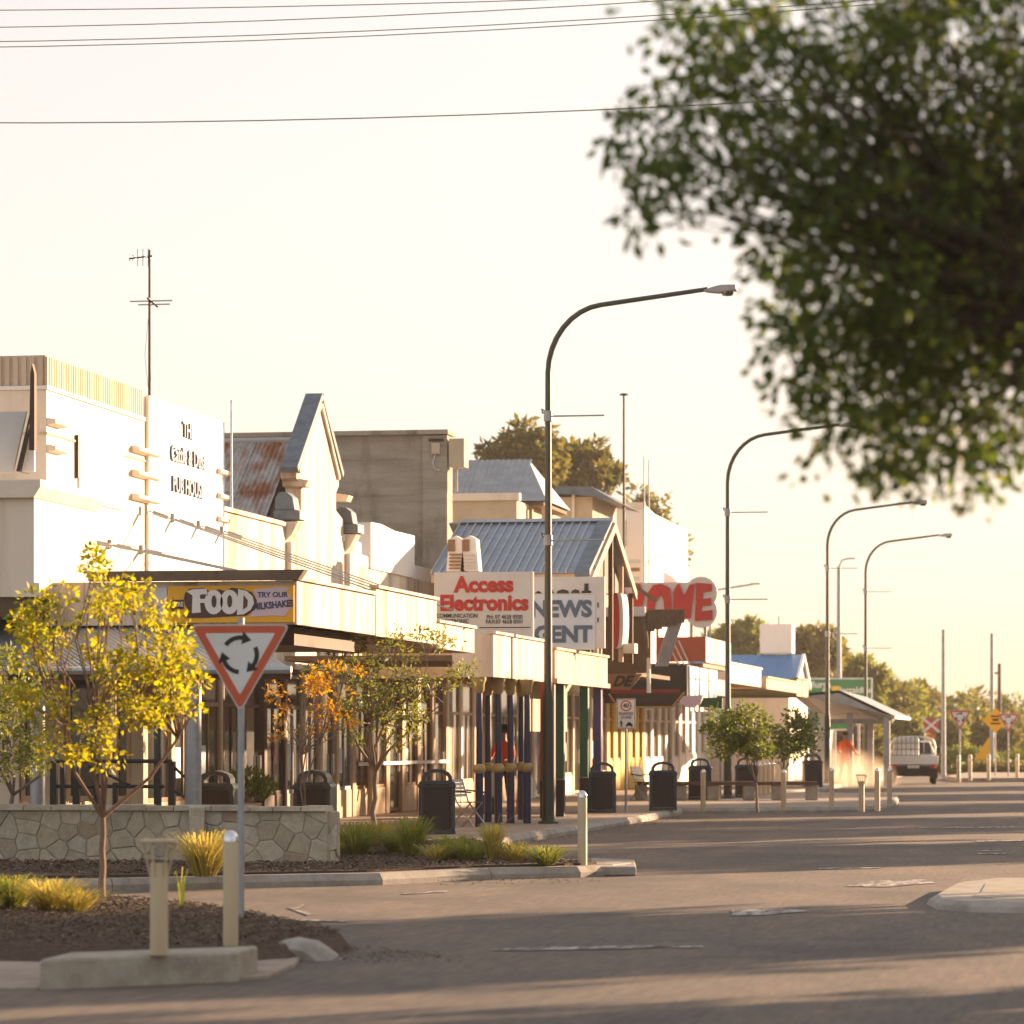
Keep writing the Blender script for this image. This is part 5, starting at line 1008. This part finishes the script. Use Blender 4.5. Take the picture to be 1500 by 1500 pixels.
# ------------------------------------------------------------------ the ute
ut = thing('flat_tray_ute', 'white flat tray ute driving away, seen from behind', 'ute', G(1338, 1149), rad(4)); W = .92
def ub(m, nm, mt, par=ut, bev=0.0, sm=False): return m.build(nm, mt, par, off=False, bevel=bev, smooth=sm)
ub(MB().box(-W, W, 0, .06, .74, 1.06), 'tailgate', 'ute_white', bev=.015); ub(MB().box(-W, W, .063, 2.25, .70, .80), 'tray_floor', 'galv_dull')
for s in (-1, 1): ub(MB().box(s * (W - .035), s * W, .064, 2.25, .803, 1.05), 'tray_side', 'ute_white', bev=.01)
hbm = MB()
for s in (-1, 1): hbm.tube([(s * .84, 2.22, .8), (s * .84, 2.22, 1.45), (s * .74, 2.22, 1.68), (s * .5, 2.22, 1.76)], .03, 8)
hbm.tube([(-.5, 2.22, 1.76), (.5, 2.22, 1.76)], .03, 8); ub(hbm, 'headboard', 'ute_white', sm=True); hb2 = MB()
for k in range(6): hb2.cyl((-.7 + .28 * k, 2.22, .8), (-.7 + .28 * k, 2.22, 1.66), .012, n=6)
ub(hb2, 'headboard_bars', 'ute_white')
cab = ub(MB().frus([(-.86, 2.35), (.86, 2.35), (.86, 4.0), (-.86, 4.0)], .55, [(-.86, 2.35), (.86, 2.35), (.86, 3.9), (-.86, 3.9)], 1.12), 'cab', 'ute_white', bev=.03)
ub(MB().frus([(-.85, 2.36), (.85, 2.36), (.85, 3.85), (-.85, 3.85)], 1.122, [(-.64, 2.5), (.64, 2.5), (.64, 3.35), (-.64, 3.35)], 1.62), 'cab_roof', 'ute_white', bev=.05); ub(MB().prism([(-.74, 1.14), (.74, 1.14), (.62, 1.56), (-.62, 1.56)], 'y', 2.30, 2.38), 'rear_window', 'glass', cab)
ub(MB().box(-.86, .86, 4.0, 5.0, .5, 1.05), 'bonnet', 'ute_white', bev=.08)
ub(MB().box(-.42, .42, .3, 4.6, .40, .58), 'chassis', 'black_base'); ub(MB().box(-.70, .70, .02, .10, .44, .58), 'under_bar', 'black_base'); ub(MB().box(-.62, .62, .18, .55, .30, .68), 'underbody', 'black_base'); ub(MB().box(-.22, .22, -.012, .0, .60, .71), 'number_plate', 'board_grey')
for s in (-1, 1):
    t = ub(MB().box(s * .62, s * .86, -.03, .04, .585, .715), 'tail_light', 'lamp_red', bev=.01); ub(MB().box(s * .78, s * .858, -.036, -.031, .60, .70), 'indicator', 'lamp_amber', t); ub(MB().box(s * .62, s * .90, .14, .17, .22, .60), 'mud_flap', 'black_base')
    for y in (.75, 4.3):
        wh_ = MB().tube([(s * .66, y, .33), (s * .69, y, .33), (s * .84, y, .33), (s * .87, y, .33)], [.29, .33, .33, .29], 22); w0 = ub(wh_, 'wheel', 'rubber', sm=True); ub(MB().cyl((s * .86, y, .33), (s * .885, y, .33), .19, n=16), 'rim', 'chrome', w0)
    mr = ub(MB().box(s * .9, s * 1.08, 3.3, 3.38, 1.15, 1.38), 'mirror', 'black_base', bev=.02)
ub(MB().box(-.09, .09, -.08, .02, .38, .44), 'tow_bar', 'black_base'); ub(MB().cyl((-.78, .35, .80), (-.78, .35, 1.12), .035), 'stake', 'brick_red')
tk = thing('water_tank', 'caged white liquid tank riding on the ute tray', 'tank', Vector(ut.location) + Vector((-.34, 1.1, .803)), rad(4)); MB().box(-.48, .48, -.48, .48, .06, .92).build('bladder', 'tank', tk, bevel=.06, off=False); g = MB()
for k in range(7):
    t = -.5 + k / 6
    for s in (-1, 1): g.cyl((t, s * .505, .05), (t, s * .505, .95), .010, n=5); g.cyl((s * .505, t, .05), (s * .505, t, .95), .010, n=5)
for k in range(5):
    z = .05 + k * .225
    for s in (-1, 1): g.cyl((-.505, s * .515, z), (.505, s * .515, z), .010, n=5); g.cyl((s * .515, -.505, z), (s * .515, .505, z), .010, n=5)
g.build('cage', 'dark_metal', tk, off=False); MB().box(-.5, .5, -.5, .5, 0, .045).build('pallet', 'timber', tk, off=False)
# ------------------------------------------------------------------ poles, aerials and wires
def pole(name, label, cat, p, z0, z1, r, m, cap=False):
    o = thing(name, label, cat, (p[0], p[1], z0)); MB().cyl((p[0], p[1], z0), (p[0], p[1], z1), r, r * .7, 10).build('mast', m, o, smooth=True)
    if cap: MB().lathe([(.02, 0), (r * 3, .02), (r * 2.4, .07), (.01, .09)], 12, (p[0], p[1], z1)).build('finial', m, o, smooth=True)
    return o
aY_ = 54.0; an = thing('television_aerial', 'tall television aerial mast on the pub roof', 'aerial', (onY(219, aY_), aY_, 6.72)); ax_ = onY(219, aY_); Z = lambda py: zY(219, py, aY_)
MB().cyl((ax_, aY_, 6.72), (ax_, aY_, Z(366)), .026, .018, 8).build('mast', 'timber_dark', an)
MB().cyl((ax_ - .34, aY_, Z(378)), (ax_ + .05, aY_, Z(375)), .014, n=6).build('boom', 'dark_metal', an)
for k, (d, h) in enumerate(((-.34, .05), (-.28, .05), (-.2, .14), (-.11, .14), (-.02, .15))): MB().cyl((ax_ + d, aY_, Z(377) - h), (ax_ + d, aY_, Z(377) + h), .008, n=5).build('element', 'grey_post', an); MB().cyl((ax_ + d, aY_ - .25, Z(377)), (ax_ + d, aY_ + .25, Z(377)), .006, n=5).build('element', 'grey_post', an)
MB().cyl((ax_ - .33, aY_, Z(441)), (ax_ + .40, aY_, Z(441)), .012, n=6).build('dipole', 'grey_post', an); MB().cyl((ax_ - .22, aY_ + .1, Z(445)), (ax_ + .33, aY_ + .1, Z(445)), .012, n=6).build('dipole', 'grey_post', an); MB().tube([(ax_, aY_ - .1, Z(438)), (ax_ + .08, aY_ + .2, Z(447))], .02, 6).build('clamp', 'dark_metal', an)
MB().tube([(ax_ - .0, aY_, Z(450)), (ax_ - .08, aY_, Z(520)), (ax_ - .02, aY_, Z(570))], .004, 4).build('cable', 'timber_dark', an)
pole('thin_mast', 'thin bare mast standing in front of the rusty iron roof', 'mast', (onY(339, 58.5), 58.5), 5.6, zY(339, 586, 58.5), .024, 'grey_post')
pole('flagpole', 'tall dark flagpole with a small finial in front of the white corner building', 'flagpole', (onY(914, 105), 105), 3.6, zY(914, 580, 105), .05, 'dark_metal', True)
pole('twin_mast', 'taller of two thin masts at the corner of the white building', 'mast', (onY(943.5, 107), 107), 3.6, zY(943, 668, 107), .03, 'grey_post'); pole('twin_mast', 'shorter of two thin masts at the corner of the white building', 'mast', (onY(950.5, 107), 107), 3.6, zY(950, 674, 107), .03, 'grey_post')
p = G(1382, 1139); pole('white_pole', 'tall pale pole standing just right of the ute', 'pole', p, 0, zY(1382, 922, p.y), .11, 'galv_dull'); p = G(1453, 1136); pole('white_pole', 'tall pale pole beside the yellow diamond sign', 'pole', p, 0, zY(1453, 928, p.y), .11, 'galv_dull')
p = at(1464, 1082, 230); pw = pole('power_pole', 'brown timber power pole with short crossarm at far right', 'pole', p, 0, zY(1464, 972, p.y), .16, 'timber_dark'); MB().box(p.x - .35, p.x + .05, p.y - .05, p.y + .05, zY(1464, 986, p.y) - .06, zY(1464, 986, p.y) + .06).build('crossarm', 'timber_dark', pw)
p = at(1229, 1082, 190); ol = pole('old_lamp_post', 'distant thin lamp post with curved top behind the third street lamp', 'pole', p, 0, zY(1229, 830, p.y), .16, 'grey_post'); zt_ = zY(1229, 830, p.y); MB().tube([(p.x, p.y, zt_), (p.x + .15, p.y, zt_ + .35), (p.x + .5, p.y, zt_ + .45), (p.x + .9, p.y, zt_ + .45)], .05, 6).build('arm', 'grey_post', ol)
for (px, py, lab, dep) in ((1404, 1146, 'leftmost slim cream marker post on the far median', 0), (1421, 1144, 'stubby cream marker post between far roundabout signs', 0), (1448, 1143, 'cream marker post left of the diamond sign', 0), (1490, 1141, 'cream marker post at the far right edge', 0)):
    q = G(px, py, .1); o = thing('marker_post', lab, 'post', q, 0, 'marker posts'); MB().lathe([(.07, 0), (.07, .95), (.05, 1.0), (.01, 1.01)], 10).build('shaft', 'bollard_cream', o, smooth=True, off=False); MB().lathe([(.074, .75), (.074, .85)], 10).build('band', 'sign_white', o, off=False)
fl = thing('distant_street_light', 'distant street light arm left of the second lamp', 'street lamp', at(1040, 1082, 175)); b_ = at(1040, 1082, 175); zt_ = at(1040, 862, 175).z; MB().tube([(b_.x, b_.y, 0), (b_.x, b_.y, zt_ - .4), (b_.x + .2, b_.y, zt_ - .1), (b_.x + 2.2, b_.y, zt_ + .2)], .05, 6).build('pole', 'galv_dull', fl); MB().box(b_.x + 2.1, b_.x + 2.6, b_.y - .1, b_.y + .1, zt_ + .18, zt_ + .26).build('lamp_head', 'galv_dull', fl)
wireY = 43.0
for (ya, yb_, lab, sag) in ((15, -5, 'topmost overhead wire crossing the sky', .03), (40, 3, 'second overhead wire from the top', .05), (61, 24, 'upper of the close pair of overhead wires', .05), (69, 31, 'lower of the close pair of overhead wires', .05), (180, 158, 'lowest single overhead wire well below the others', .05)):
    za, zb = zY(0, ya, wireY), zY(940, yb_, wireY); xa, xb = onY(0, wireY), onY(940, wireY); g_ = (zb - za) / (xb - xa); pts = []
    for k in range(49):
        x = -46 + 70 * k / 48; t = (x - xa) / (xb - xa); z = za + g_ * (x - xa) - sag * 4 * t * (1 - t) ; pts.append((x, wireY, z))
    o = thing('overhead_wire', lab, 'wire', pts[0], 0, 'overhead wires'); MB().tube(pts, .008 if ya > 100 else .0065, 5).build('cable', 'wire', o)
for x, lab in ((-46, 'timber power pole left of the pub carrying the overhead wires'), (24, 'timber power pole across the street carrying the overhead wires')):
    o = pole('power_pole', lab, 'pole', (x, wireY + .2), 0, 17.0 if x > 0 else 14.0, .17, 'timber_dark'); MB().box(x - .1, x + .1, wireY - 1, wireY + 1.2, 12, 12.15).build('crossarm', 'timber_dark', o)
bs = thing('gable_board', 'white triangular rooftop board with dark blade post on the pub bay', 'sign', (onY(30, 44.6), 44.6, 5.2)); tY_ = 44.6; T = lambda px, py: (onY(px, tY_), zY(30, py, tY_))
MB().prism([T(-40, 600), T(30, 600), T(10, 690), T(-60, 690)], 'y', tY_ + .25, tY_ + .30).build('panel', 'board_grey', bs); MB().prism([T(23, 690), T(46, 592), T(48, 592), T(28, 690)], 'y', tY_ + .02, tY_ + .5).build('frame', 'dark_metal', bs); MB().prism([T(30, 690), T(46, 600), T(47, 690)], 'y', tY_ + .1, tY_ + .14).build('side_panel', 'food_white', bs)
MB().prism([T(45, 660), T(47, 548), T(49.5, 534), T(53, 548), T(53, 660)], 'y', tY_ - .08, tY_ + .018).build('blade', 'timber_dark', bs)
# far hedge and rail
for (px, py, w, h, d, lab, mt) in ((1412, 1141, 1.9, 1.25, 165, 'rounded clipped hedge right of the ute', 'leaf_green'), (1470, 1140, 2.4, .6, 158, 'low scrubby hedge under the diamond sign', 'leaf_gum'), (1500, 1139, 2.5, 1.0, 175, 'dark clipped hedge at the far right edge', 'leaf_green')):
    p = at(px, 1082, d); p.z = 0; o = thing('hedge', lab, 'hedge', p); rng = np.random.default_rng(px); nn = 2600; u = rball(rng, nn); u /= np.maximum(np.linalg.norm(u, axis=1, keepdims=True), .3) ** .6
    P = np.array(p) + u * np.array([w, w * .7, h * .55]) + np.array([0, 0, h * .5]); P[:, 2] = np.maximum(P[:, 2], .05); leaf_mesh('foliage', P, rng.normal(size=P.shape), .20, .12, mt, o, seed=px)
    m = MB(); [m.tube([p + Vector((k, 0, 0)), p + Vector((k * 1.1, 0, h * .6))], .03, 5) for k in (-.6, 0, .6)]; m.build('stem', 'bark_dark', o)
# ------------------------------------------------------------------ trees
yt = at(150, 1316, 33.0); base = G(150, 1318, .10)
tp = []
for px, py, rx_, ry_, n_ in ((150, 960, 120, 110, 34), (235, 975, 55, 75, 15), (60, 960, 50, 90, 12), (190, 895, 45, 40, 6), (140, 1060, 90, 50, 14), (130, 830, 35, 25, 3), (262, 1000, 36, 50, 9), (60, 870, 30, 20, 2)):
    for k in range(n_):
        a = rnd.uniform(0, 6.28); q = math.sqrt(rnd.random()); tp.append(at(px + rx_ * q * math.cos(a), py + ry_ * q * math.sin(a), base.y + rnd.uniform(-.75, .75)))
tree('golden_tree', 'young yellow-green street tree at left in front of the stone wall', base, 5, .82, tp, .036, 'bark', 'leaf_gold', 4400, .15, .070, .038, 7)
base = G(12, 1262, PZ); tp = [at(rnd.uniform(-70, 62), rnd.uniform(960, 1140), base.y + rnd.uniform(-.6, .6)) for k in range(34)]
tree('green_tree', 'small dull green tree at the left edge beside the stone wall', base, 4, .85, tp, .035, 'bark_grey', 'leaf_sage', 2000, .20, .085, .038, 17)
base = at(440, 1082, 45); base.z = PZ; tp = [at(rnd.uniform(398, 470), rnd.uniform(985, 1080), 45 + rnd.uniform(-.5, .5)) for k in range(15)] + [at(rnd.uniform(450, 528), rnd.uniform(975, 1090), 45 + rnd.uniform(-.5, .5)) for k in range(18)]
tree('orange_sapling', 'sparse orange-leaved sapling with several bare pale stems behind the wall', base, 4, .45, tp, .026, 'bark', 'leaf_orange', 900, .12, .065, .032, 27)
base = G(547, 1228, PZ); tp = []
for k in range(60):
    t = rnd.random(); px = 570 + rnd.uniform(-1, 1) * 122 * (0.35 + .65 * min(1, t * 1.5)); py = 1075 - 190 * t * (1 - .35 * abs((px - 570) / 122)) + rnd.uniform(-20, 20); tp.append(at(px, py, base.y + rnd.uniform(-.8, .8)))
tree('sage_tree', 'vase shaped grey-green street tree with fine bare limbs in the grassy bed', base, 7, 1.05, tp, .042, 'bark_grey', 'leaf_sage', 2600, .19, .095, .034, 37)
base = G(1110, 1190, PZ); tp = [at(rnd.gauss(1098, 26), rnd.uniform(1042, 1108), base.y + rnd.uniform(-.7, .7)) for k in range(40)] + [at(rnd.uniform(1046, 1075), rnd.uniform(1030, 1100), base.y + rnd.uniform(-.4, .4)) for k in range(6)]
tree('street_sapling', 'dense low green street tree beside the second lamp', base, 4, .62, tp, .03, 'bark_grey', 'leaf_green', 3200, .20, .10, .05, 47)
base = G(1146, 1176, PZ); tp = [at(rnd.gauss(1160, 18), rnd.uniform(1048, 1108), base.y + rnd.uniform(-.7, .7)) for k in range(30)]
tree('street_sapling', 'smaller yellow-tipped green street tree right of the dense one', base, 4, .70, tp, .03, 'bark_grey', 'leaf_green', 2200, .22, .11, .055, 57)
# the big tree overhanging the right of the picture
D0 = 13.5; tp = []; trunk = at(1880, 1082, D0); trunk.z = 0
def blobs(lst, seed):
    r = random.Random(seed); out = []
    for px, py, a, b_, n_ in lst:
        for k in range(n_):
            while True:
                x, y, z = r.uniform(-1, 1), r.uniform(-1, 1), r.uniform(-1, 1)
                if x * x + y * y + z * z < 1: break
            out.append(at(px + a * x, py + b_ * y, D0 + .9 * z))
    return out
tp = blobs([(1150, 160, 200, 190, 75), (1010, 210, 110, 120, 26), (950, 270, 60, 70, 9), (1160, 400, 60, 60, 12), (1185, 535, 45, 55, 9), (1010, 40, 60, 90, 12), (1330, 330, 230, 250, 120), (1400, 560, 160, 130, 62), (1240, 480, 120, 120, 34), (1460, 150, 260, 220, 110), (1640, 350, 260, 300, 130), (1700, 0, 320, 260, 90), (1300, -60, 300, 180, 70), (1440, 670, 90, 60, 16), (1290, 640, 80, 80, 18), (1215, 610, 50, 60, 8)], 3)
big = tree('overhanging_tree', 'large dark leafy tree overhanging the upper right, close to the camera', trunk, 9, 2.4, tp, .15, 'bark_dark', 'leaf_dark', 15000, .16, .060, .035, 67, droop=.6, twigs=False, limb=.16)
# gums behind the shops and the far tree line
def gum(px, top, bot, dep, half, label, n=3000, leaf='leaf_gum', seed=1, L=.42, W=.2, group='trees beyond the shops', nt=46):
    b_ = at(px, 1082, dep); b_.z = 0; zt, zb = at(px, top, dep).z, at(px, bot, dep).z; rx_ = half * dep / 5000
    tips = ell_tips((b_.x, b_.y, (zt + zb) / 2), (rx_, rx_ * .9, (zt - zb) / 2), nt, seed); cl = max(.35, .30 * (rx_ * rx_ * (zt - zb) / 2) ** (1 / 3))
    return tree('gum_tree', label, b_, 6, max(.8, zb * .75), tips, max(.08, .03 * zt), 'bark_grey', leaf, n, cl, L, W, seed, group=group, twigs=False)
gum(768, 622, 735, 150, 62, 'rounded gum tree showing above the grey hip roof', 3400, seed=3, L=.42); gum(850, 648, 740, 155, 55, 'gum tree right of the first lamp, above the small house', 3000, seed=4); gum(945, 715, 850, 170, 42, 'slim gum behind the flagpole and white building', 2000, seed=5); gum(975, 760, 880, 172, 28, 'narrow gum showing right of the white building', 1300, seed=6)
far = [(1085, 915, 990, 190, 55), (1195, 920, 990, 195, 48), (1140, 930, 1010, 200, 60), (1228, 955, 1040, 205, 42), (1262, 958, 1060, 200, 36), (1290, 990, 1095, 215, 42), (1318, 985, 1110, 225, 45), (1352, 1000, 1110, 235, 46), (1392, 1012, 1115, 250, 48), (1432, 1018, 1115, 260, 50), (1475, 1025, 1120, 270, 50), (1510, 1035, 1120, 275, 50), (1375, 1050, 1125, 210, 36), (1450, 1060, 1128, 215, 38), (1330, 1055, 1128, 205, 36), (1262, 1060, 1130, 190, 45), (1210, 1040, 1120, 210, 40)]
wd_ = ['leftmost olive gum above the blue roof', 'olive gum right of the white roof box', 'gum directly behind the white roof box', 'gum behind the third street lamp', 'pointed gum between the third and fourth lamps', 'gum right of the green direction sign', 'broad gum above the end of the shelter roof', 'gum above the ute headboard', 'gum left of the far roundabout sign', 'gum above the far roundabout sign', 'gum near the timber power pole', 'gum at the right edge of the picture', 'low golden scrub tree behind the railway sign', 'low golden scrub tree behind the diamond sign', 'low scrub tree behind the water tank', 'golden scrub tree seen under the shelter', 'low tree behind the lower green sign']
for i, (px, t_, bt, dep, hf) in enumerate(far): gum(px, t_, bt, dep, hf, wd_[i], 2600, 'leaf_gum' if i % 2 else 'leaf_sage', 100 + i, .5, .24, 'trees at the end of the street', 40)
# trees and shops across the road (out of the picture, they throw the long shadows)
def opp_shop(y0, y1, h, m, label):
    r = thing('opposite_shop', label, 'building', (17, y0, 0), 0, 'shops across the street'); MB().box(17, 30, y0, y1, 0, h - .6).build('wall', m, r); MB().box(16.9, 17.25, y0, y1, h - .597, h).build('parapet', m, r)
    MB().box(13.2, 16.9, y0 + .1, y1 - .1, 3.1, 3.6).build('awning', 'aged_cream', r); n = max(2, int((y1 - y0) / 2.5)); w = (y1 - y0) / n
    for k in range(n):
        f = MB().box(16.93, 16.998, y0 + k * w + .2, y0 + (k + 1) * w - .2, .6, 2.9).build('window', 'timber', r); MB().box(16.9, 16.925, y0 + k * w + .3, y0 + (k + 1) * w - .3, .7, 2.8).build('pane', 'glass', f)
OPP = [(30, 49, 4.3, 'cream'), (52, 72, 4.6, 'aged_cream'), (75, 96, 4.2, 'tan_wall'), (100, 125, 4.6, 'cream')]
for i, (a, c, h, m) in enumerate(OPP): opp_shop(a, c, h, m, ('first', 'second', 'third', 'fourth')[i] + ' low shop from the corner on the far side of the road')
for i, (x, y, h, r_) in enumerate(((11, 33, 9.8, 5.15), (11, 47.2, 9.8, 4.3), (11.5, 69.2, 9.6, 5.0), (11, 85, 9.6, 5.15), (11, 101.5, 9.4, 4.9), (11, 118, 9.6, 4.4), (11, 136, 9.0, 4.0))):
    tree('kerbside_tree', ('first', 'second', 'third', 'fourth', 'fifth', 'sixth', 'seventh')[i] + ' broad kerbside tree across the street', (x, y, 0), 6, 2.6, ell_tips((x, y, h * .62), (r_ - .5, r_ - .5, h * .34), 70, 300 + i), .2, 'bark_dark', 'leaf_dark', 6500, 1.0, .50, .30, 310 + i, group='kerbside trees across the street', twigs=False)
# ------------------------------------------------------------------ grasses
def clump(name, label, p, n, h, spread, m, seed, w=.012, group='grass clumps in the garden beds'):
    rng = np.random.default_rng(seed); p = Vector(p); o = thing(name, label, 'grass', p, 0, group); mb = MB()
    for k in range(n):
        a = rng.random() * 6.283; out = Vector((math.cos(a), math.sin(a), 0)); hh = h * (.5 + .6 * rng.random()); sp = spread * (.2 + rng.random()); b0 = p + out * spread * .3 * rng.random(); s = Vector((-out.y, out.x, 0)) * w * (.6 + .8 * rng.random())
        p1 = b0 + out * sp * .35 + Vector((0, 0, hh * .65)); p2 = b0 + out * sp * .8 + Vector((0, 0, hh)); p3 = b0 + out * sp * 1.25 + Vector((0, 0, hh * (.75 + .3 * rng.random())))
        mb.add([b0 - s, b0 + s, p1 + s * .9, p1 - s * .9, p2 + s * .6, p2 - s * .6, p3], [(0, 1, 2, 3), (3, 2, 4, 5), (5, 4, 6)])
    mb.build('blades', m, o); return o
gl = [(430, 1250, 90, .26, .22, 'grass_green', 'dark green clump just right of the stone wall corner'), (376, 1258, 170, .42, .30, 'grass_gold', 'feathery golden clump behind the sign post'), (300, 1284, 150, .42, .30, 'grass_gold', 'feathery clump between light bollard and bollard'),
      (520, 1254, 160, .36, .34, 'grass_green', 'big arching clump left of the sage tree trunk'), (556, 1240, 120, .30, .30, 'grass_gold', 'golden clump around the sage tree trunk'), (604, 1256, 130, .44, .22, 'grass_green', 'upright strappy clump right of the sage tree'),
      (580, 1252, 110, .26, .28, 'grass_green', 'low clump filling between the tree and the upright clump'), (668, 1260, 120, .26, .28, 'grass_green', 'green clump in front of the nearest litter bin'), (690, 1262, 110, .22, .26, 'grass_green', 'low clump right of the nearest litter bin'),
      (722, 1264, 120, .40, .14, 'grass_gold', 'upright golden tussock below the navy columns'), (752, 1264, 110, .22, .24, 'grass_gold', 'low orange-tinged clump near the nib end'), (800, 1267, 120, .20, .24, 'grass_green', 'last low clump before the domed bollard'), (640, 1262, 70, .18, .22, 'grass_gold', 'dry low clump under the litter bin'), (476, 1256, 70, .2, .2, 'grass_gold', 'dry tuft between the wall and the big arching clump')]
for i, (px, py, n, h, s, m, lab) in enumerate(gl): clump('grass_clump', lab, G(px, py, PZ + .02), int(n * 2.2), h * 1.15, s * 1.45, m, 500 + i, .008)
for i, (px, py, n, h, s, m, lab) in enumerate([(20, 1331, 170, .26, .26, 'grass_green', 'bright green strappy clump at the left edge of the near island'), (75, 1334, 200, .24, .30, 'grass_gold', 'dry brown and green clump left of the golden tree'), (110, 1336, 130, .18, .28, 'grass_gold', 'dry sprawling clump at the foot of the golden tree'), (265, 1330, 6, .36, .12, 'grass_green', 'single tall green shoots between the bollards'), (-25, 1334, 120, .24, .26, 'grass_green', 'green clump cut by the left picture edge')]): clump('grass_clump', lab, G(px, py, IZ), int(n * 1.8), h * 1.15, s * 1.3, m, 600 + i, .007)
st_ = thing('seed_stalk', 'dry branching seed stalk above the golden tussock', 'plant', G(722, 1262, PZ)); q = parent_world(st_); MB().tube([q, q + Vector((.02, 0, .35)), q + Vector((.10, 0, .62))], .008, 5).tube([q + Vector((.03, 0, .4)), q + Vector((.30, 0, .60))], .005, 4).tube([q + Vector((.02, 0, .3)), q + Vector((-.02, 0, .44))], .008, 4).build('stalk', 'bark', st_)
# ------------------------------------------------------------------ dust raised behind the ute, and the haze of the evening air
def volume(name, label, box, color, dens, aniso, noise=None):
    m = bpy.data.materials.new(name); m.use_nodes = True; nt = m.node_tree; nt.nodes.remove(nt.nodes['Principled BSDF']); v = nt.nodes.new('ShaderNodeVolumePrincipled')
    v.inputs['Color'].default_value = (*color, 1); v.inputs['Density'].default_value = dens; v.inputs['Anisotropy'].default_value = aniso
    nt.links.new(v.outputs[0], nt.nodes['Material Output'].inputs['Volume'])
    if noise:
        tc = nt.nodes.new('ShaderNodeTexCoord'); n = nt.nodes.new('ShaderNodeTexNoise'); n.inputs['Scale'].default_value = noise; n.inputs['Detail'].default_value = 3; nt.links.new(tc.outputs['Object'], n.inputs[0])
        gr = nt.nodes.new('ShaderNodeSeparateXYZ'); nt.links.new(tc.outputs['Object'], gr.inputs[0])
        ln_ = nt.nodes.new('ShaderNodeVectorMath'); ln_.operation = 'LENGTH'; mp = nt.nodes.new('ShaderNodeMapping'); mp.inputs['Scale'].default_value = (1 / 2.3, 1 / 6.0, 1 / 1.5); nt.links.new(tc.outputs['Object'], mp.inputs[0]); nt.links.new(mp.outputs[0], ln_.inputs[0])
        fall = nt.nodes.new('ShaderNodeMapRange'); fall.inputs[1].default_value = 1.0; fall.inputs[2].default_value = .2; nt.links.new(ln_.outputs['Value'], fall.inputs[0])
        nr = nt.nodes.new('ShaderNodeMapRange'); nr.inputs[1].default_value = .40; nr.inputs[2].default_value = .68; nt.links.new(n.outputs[0], nr.inputs[0])
        mu = nt.nodes.new('ShaderNodeMath'); mu.operation = 'MULTIPLY'; nt.links.new(fall.outputs[0], mu.inputs[0]); nt.links.new(nr.outputs[0], mu.inputs[1]); m2 = nt.nodes.new('ShaderNodeMath'); m2.operation = 'MULTIPLY'; m2.inputs[1].default_value = dens; nt.links.new(mu.outputs[0], m2.inputs[0]); nt.links.new(m2.outputs[0], v.inputs['Density'])
    MATS[name] = m; return m
volume('dust_volume', '', None, (.92, .80, .64), .60, .45, .6)
c = G(1228, 1151); du = MB().box(-3.3, 3.3, -7.2, 7.2, .005, 2.1).build('dust_cloud', 'dust_volume'); du.location = (c.x, c.y, .0); tag(du, 'warm backlit dust cloud drifting over the footpath behind the ute', 'dust', kind='stuff')
volume('haze_volume', '', None, (1.0, .93, .84), .00025, .3)
hz_ = MB().box(-110, 80, -45, 430, -1.0, 24).build('haze', 'haze_volume'); tag(hz_, 'pale warm evening haze filling the street', 'haze', kind='stuff')
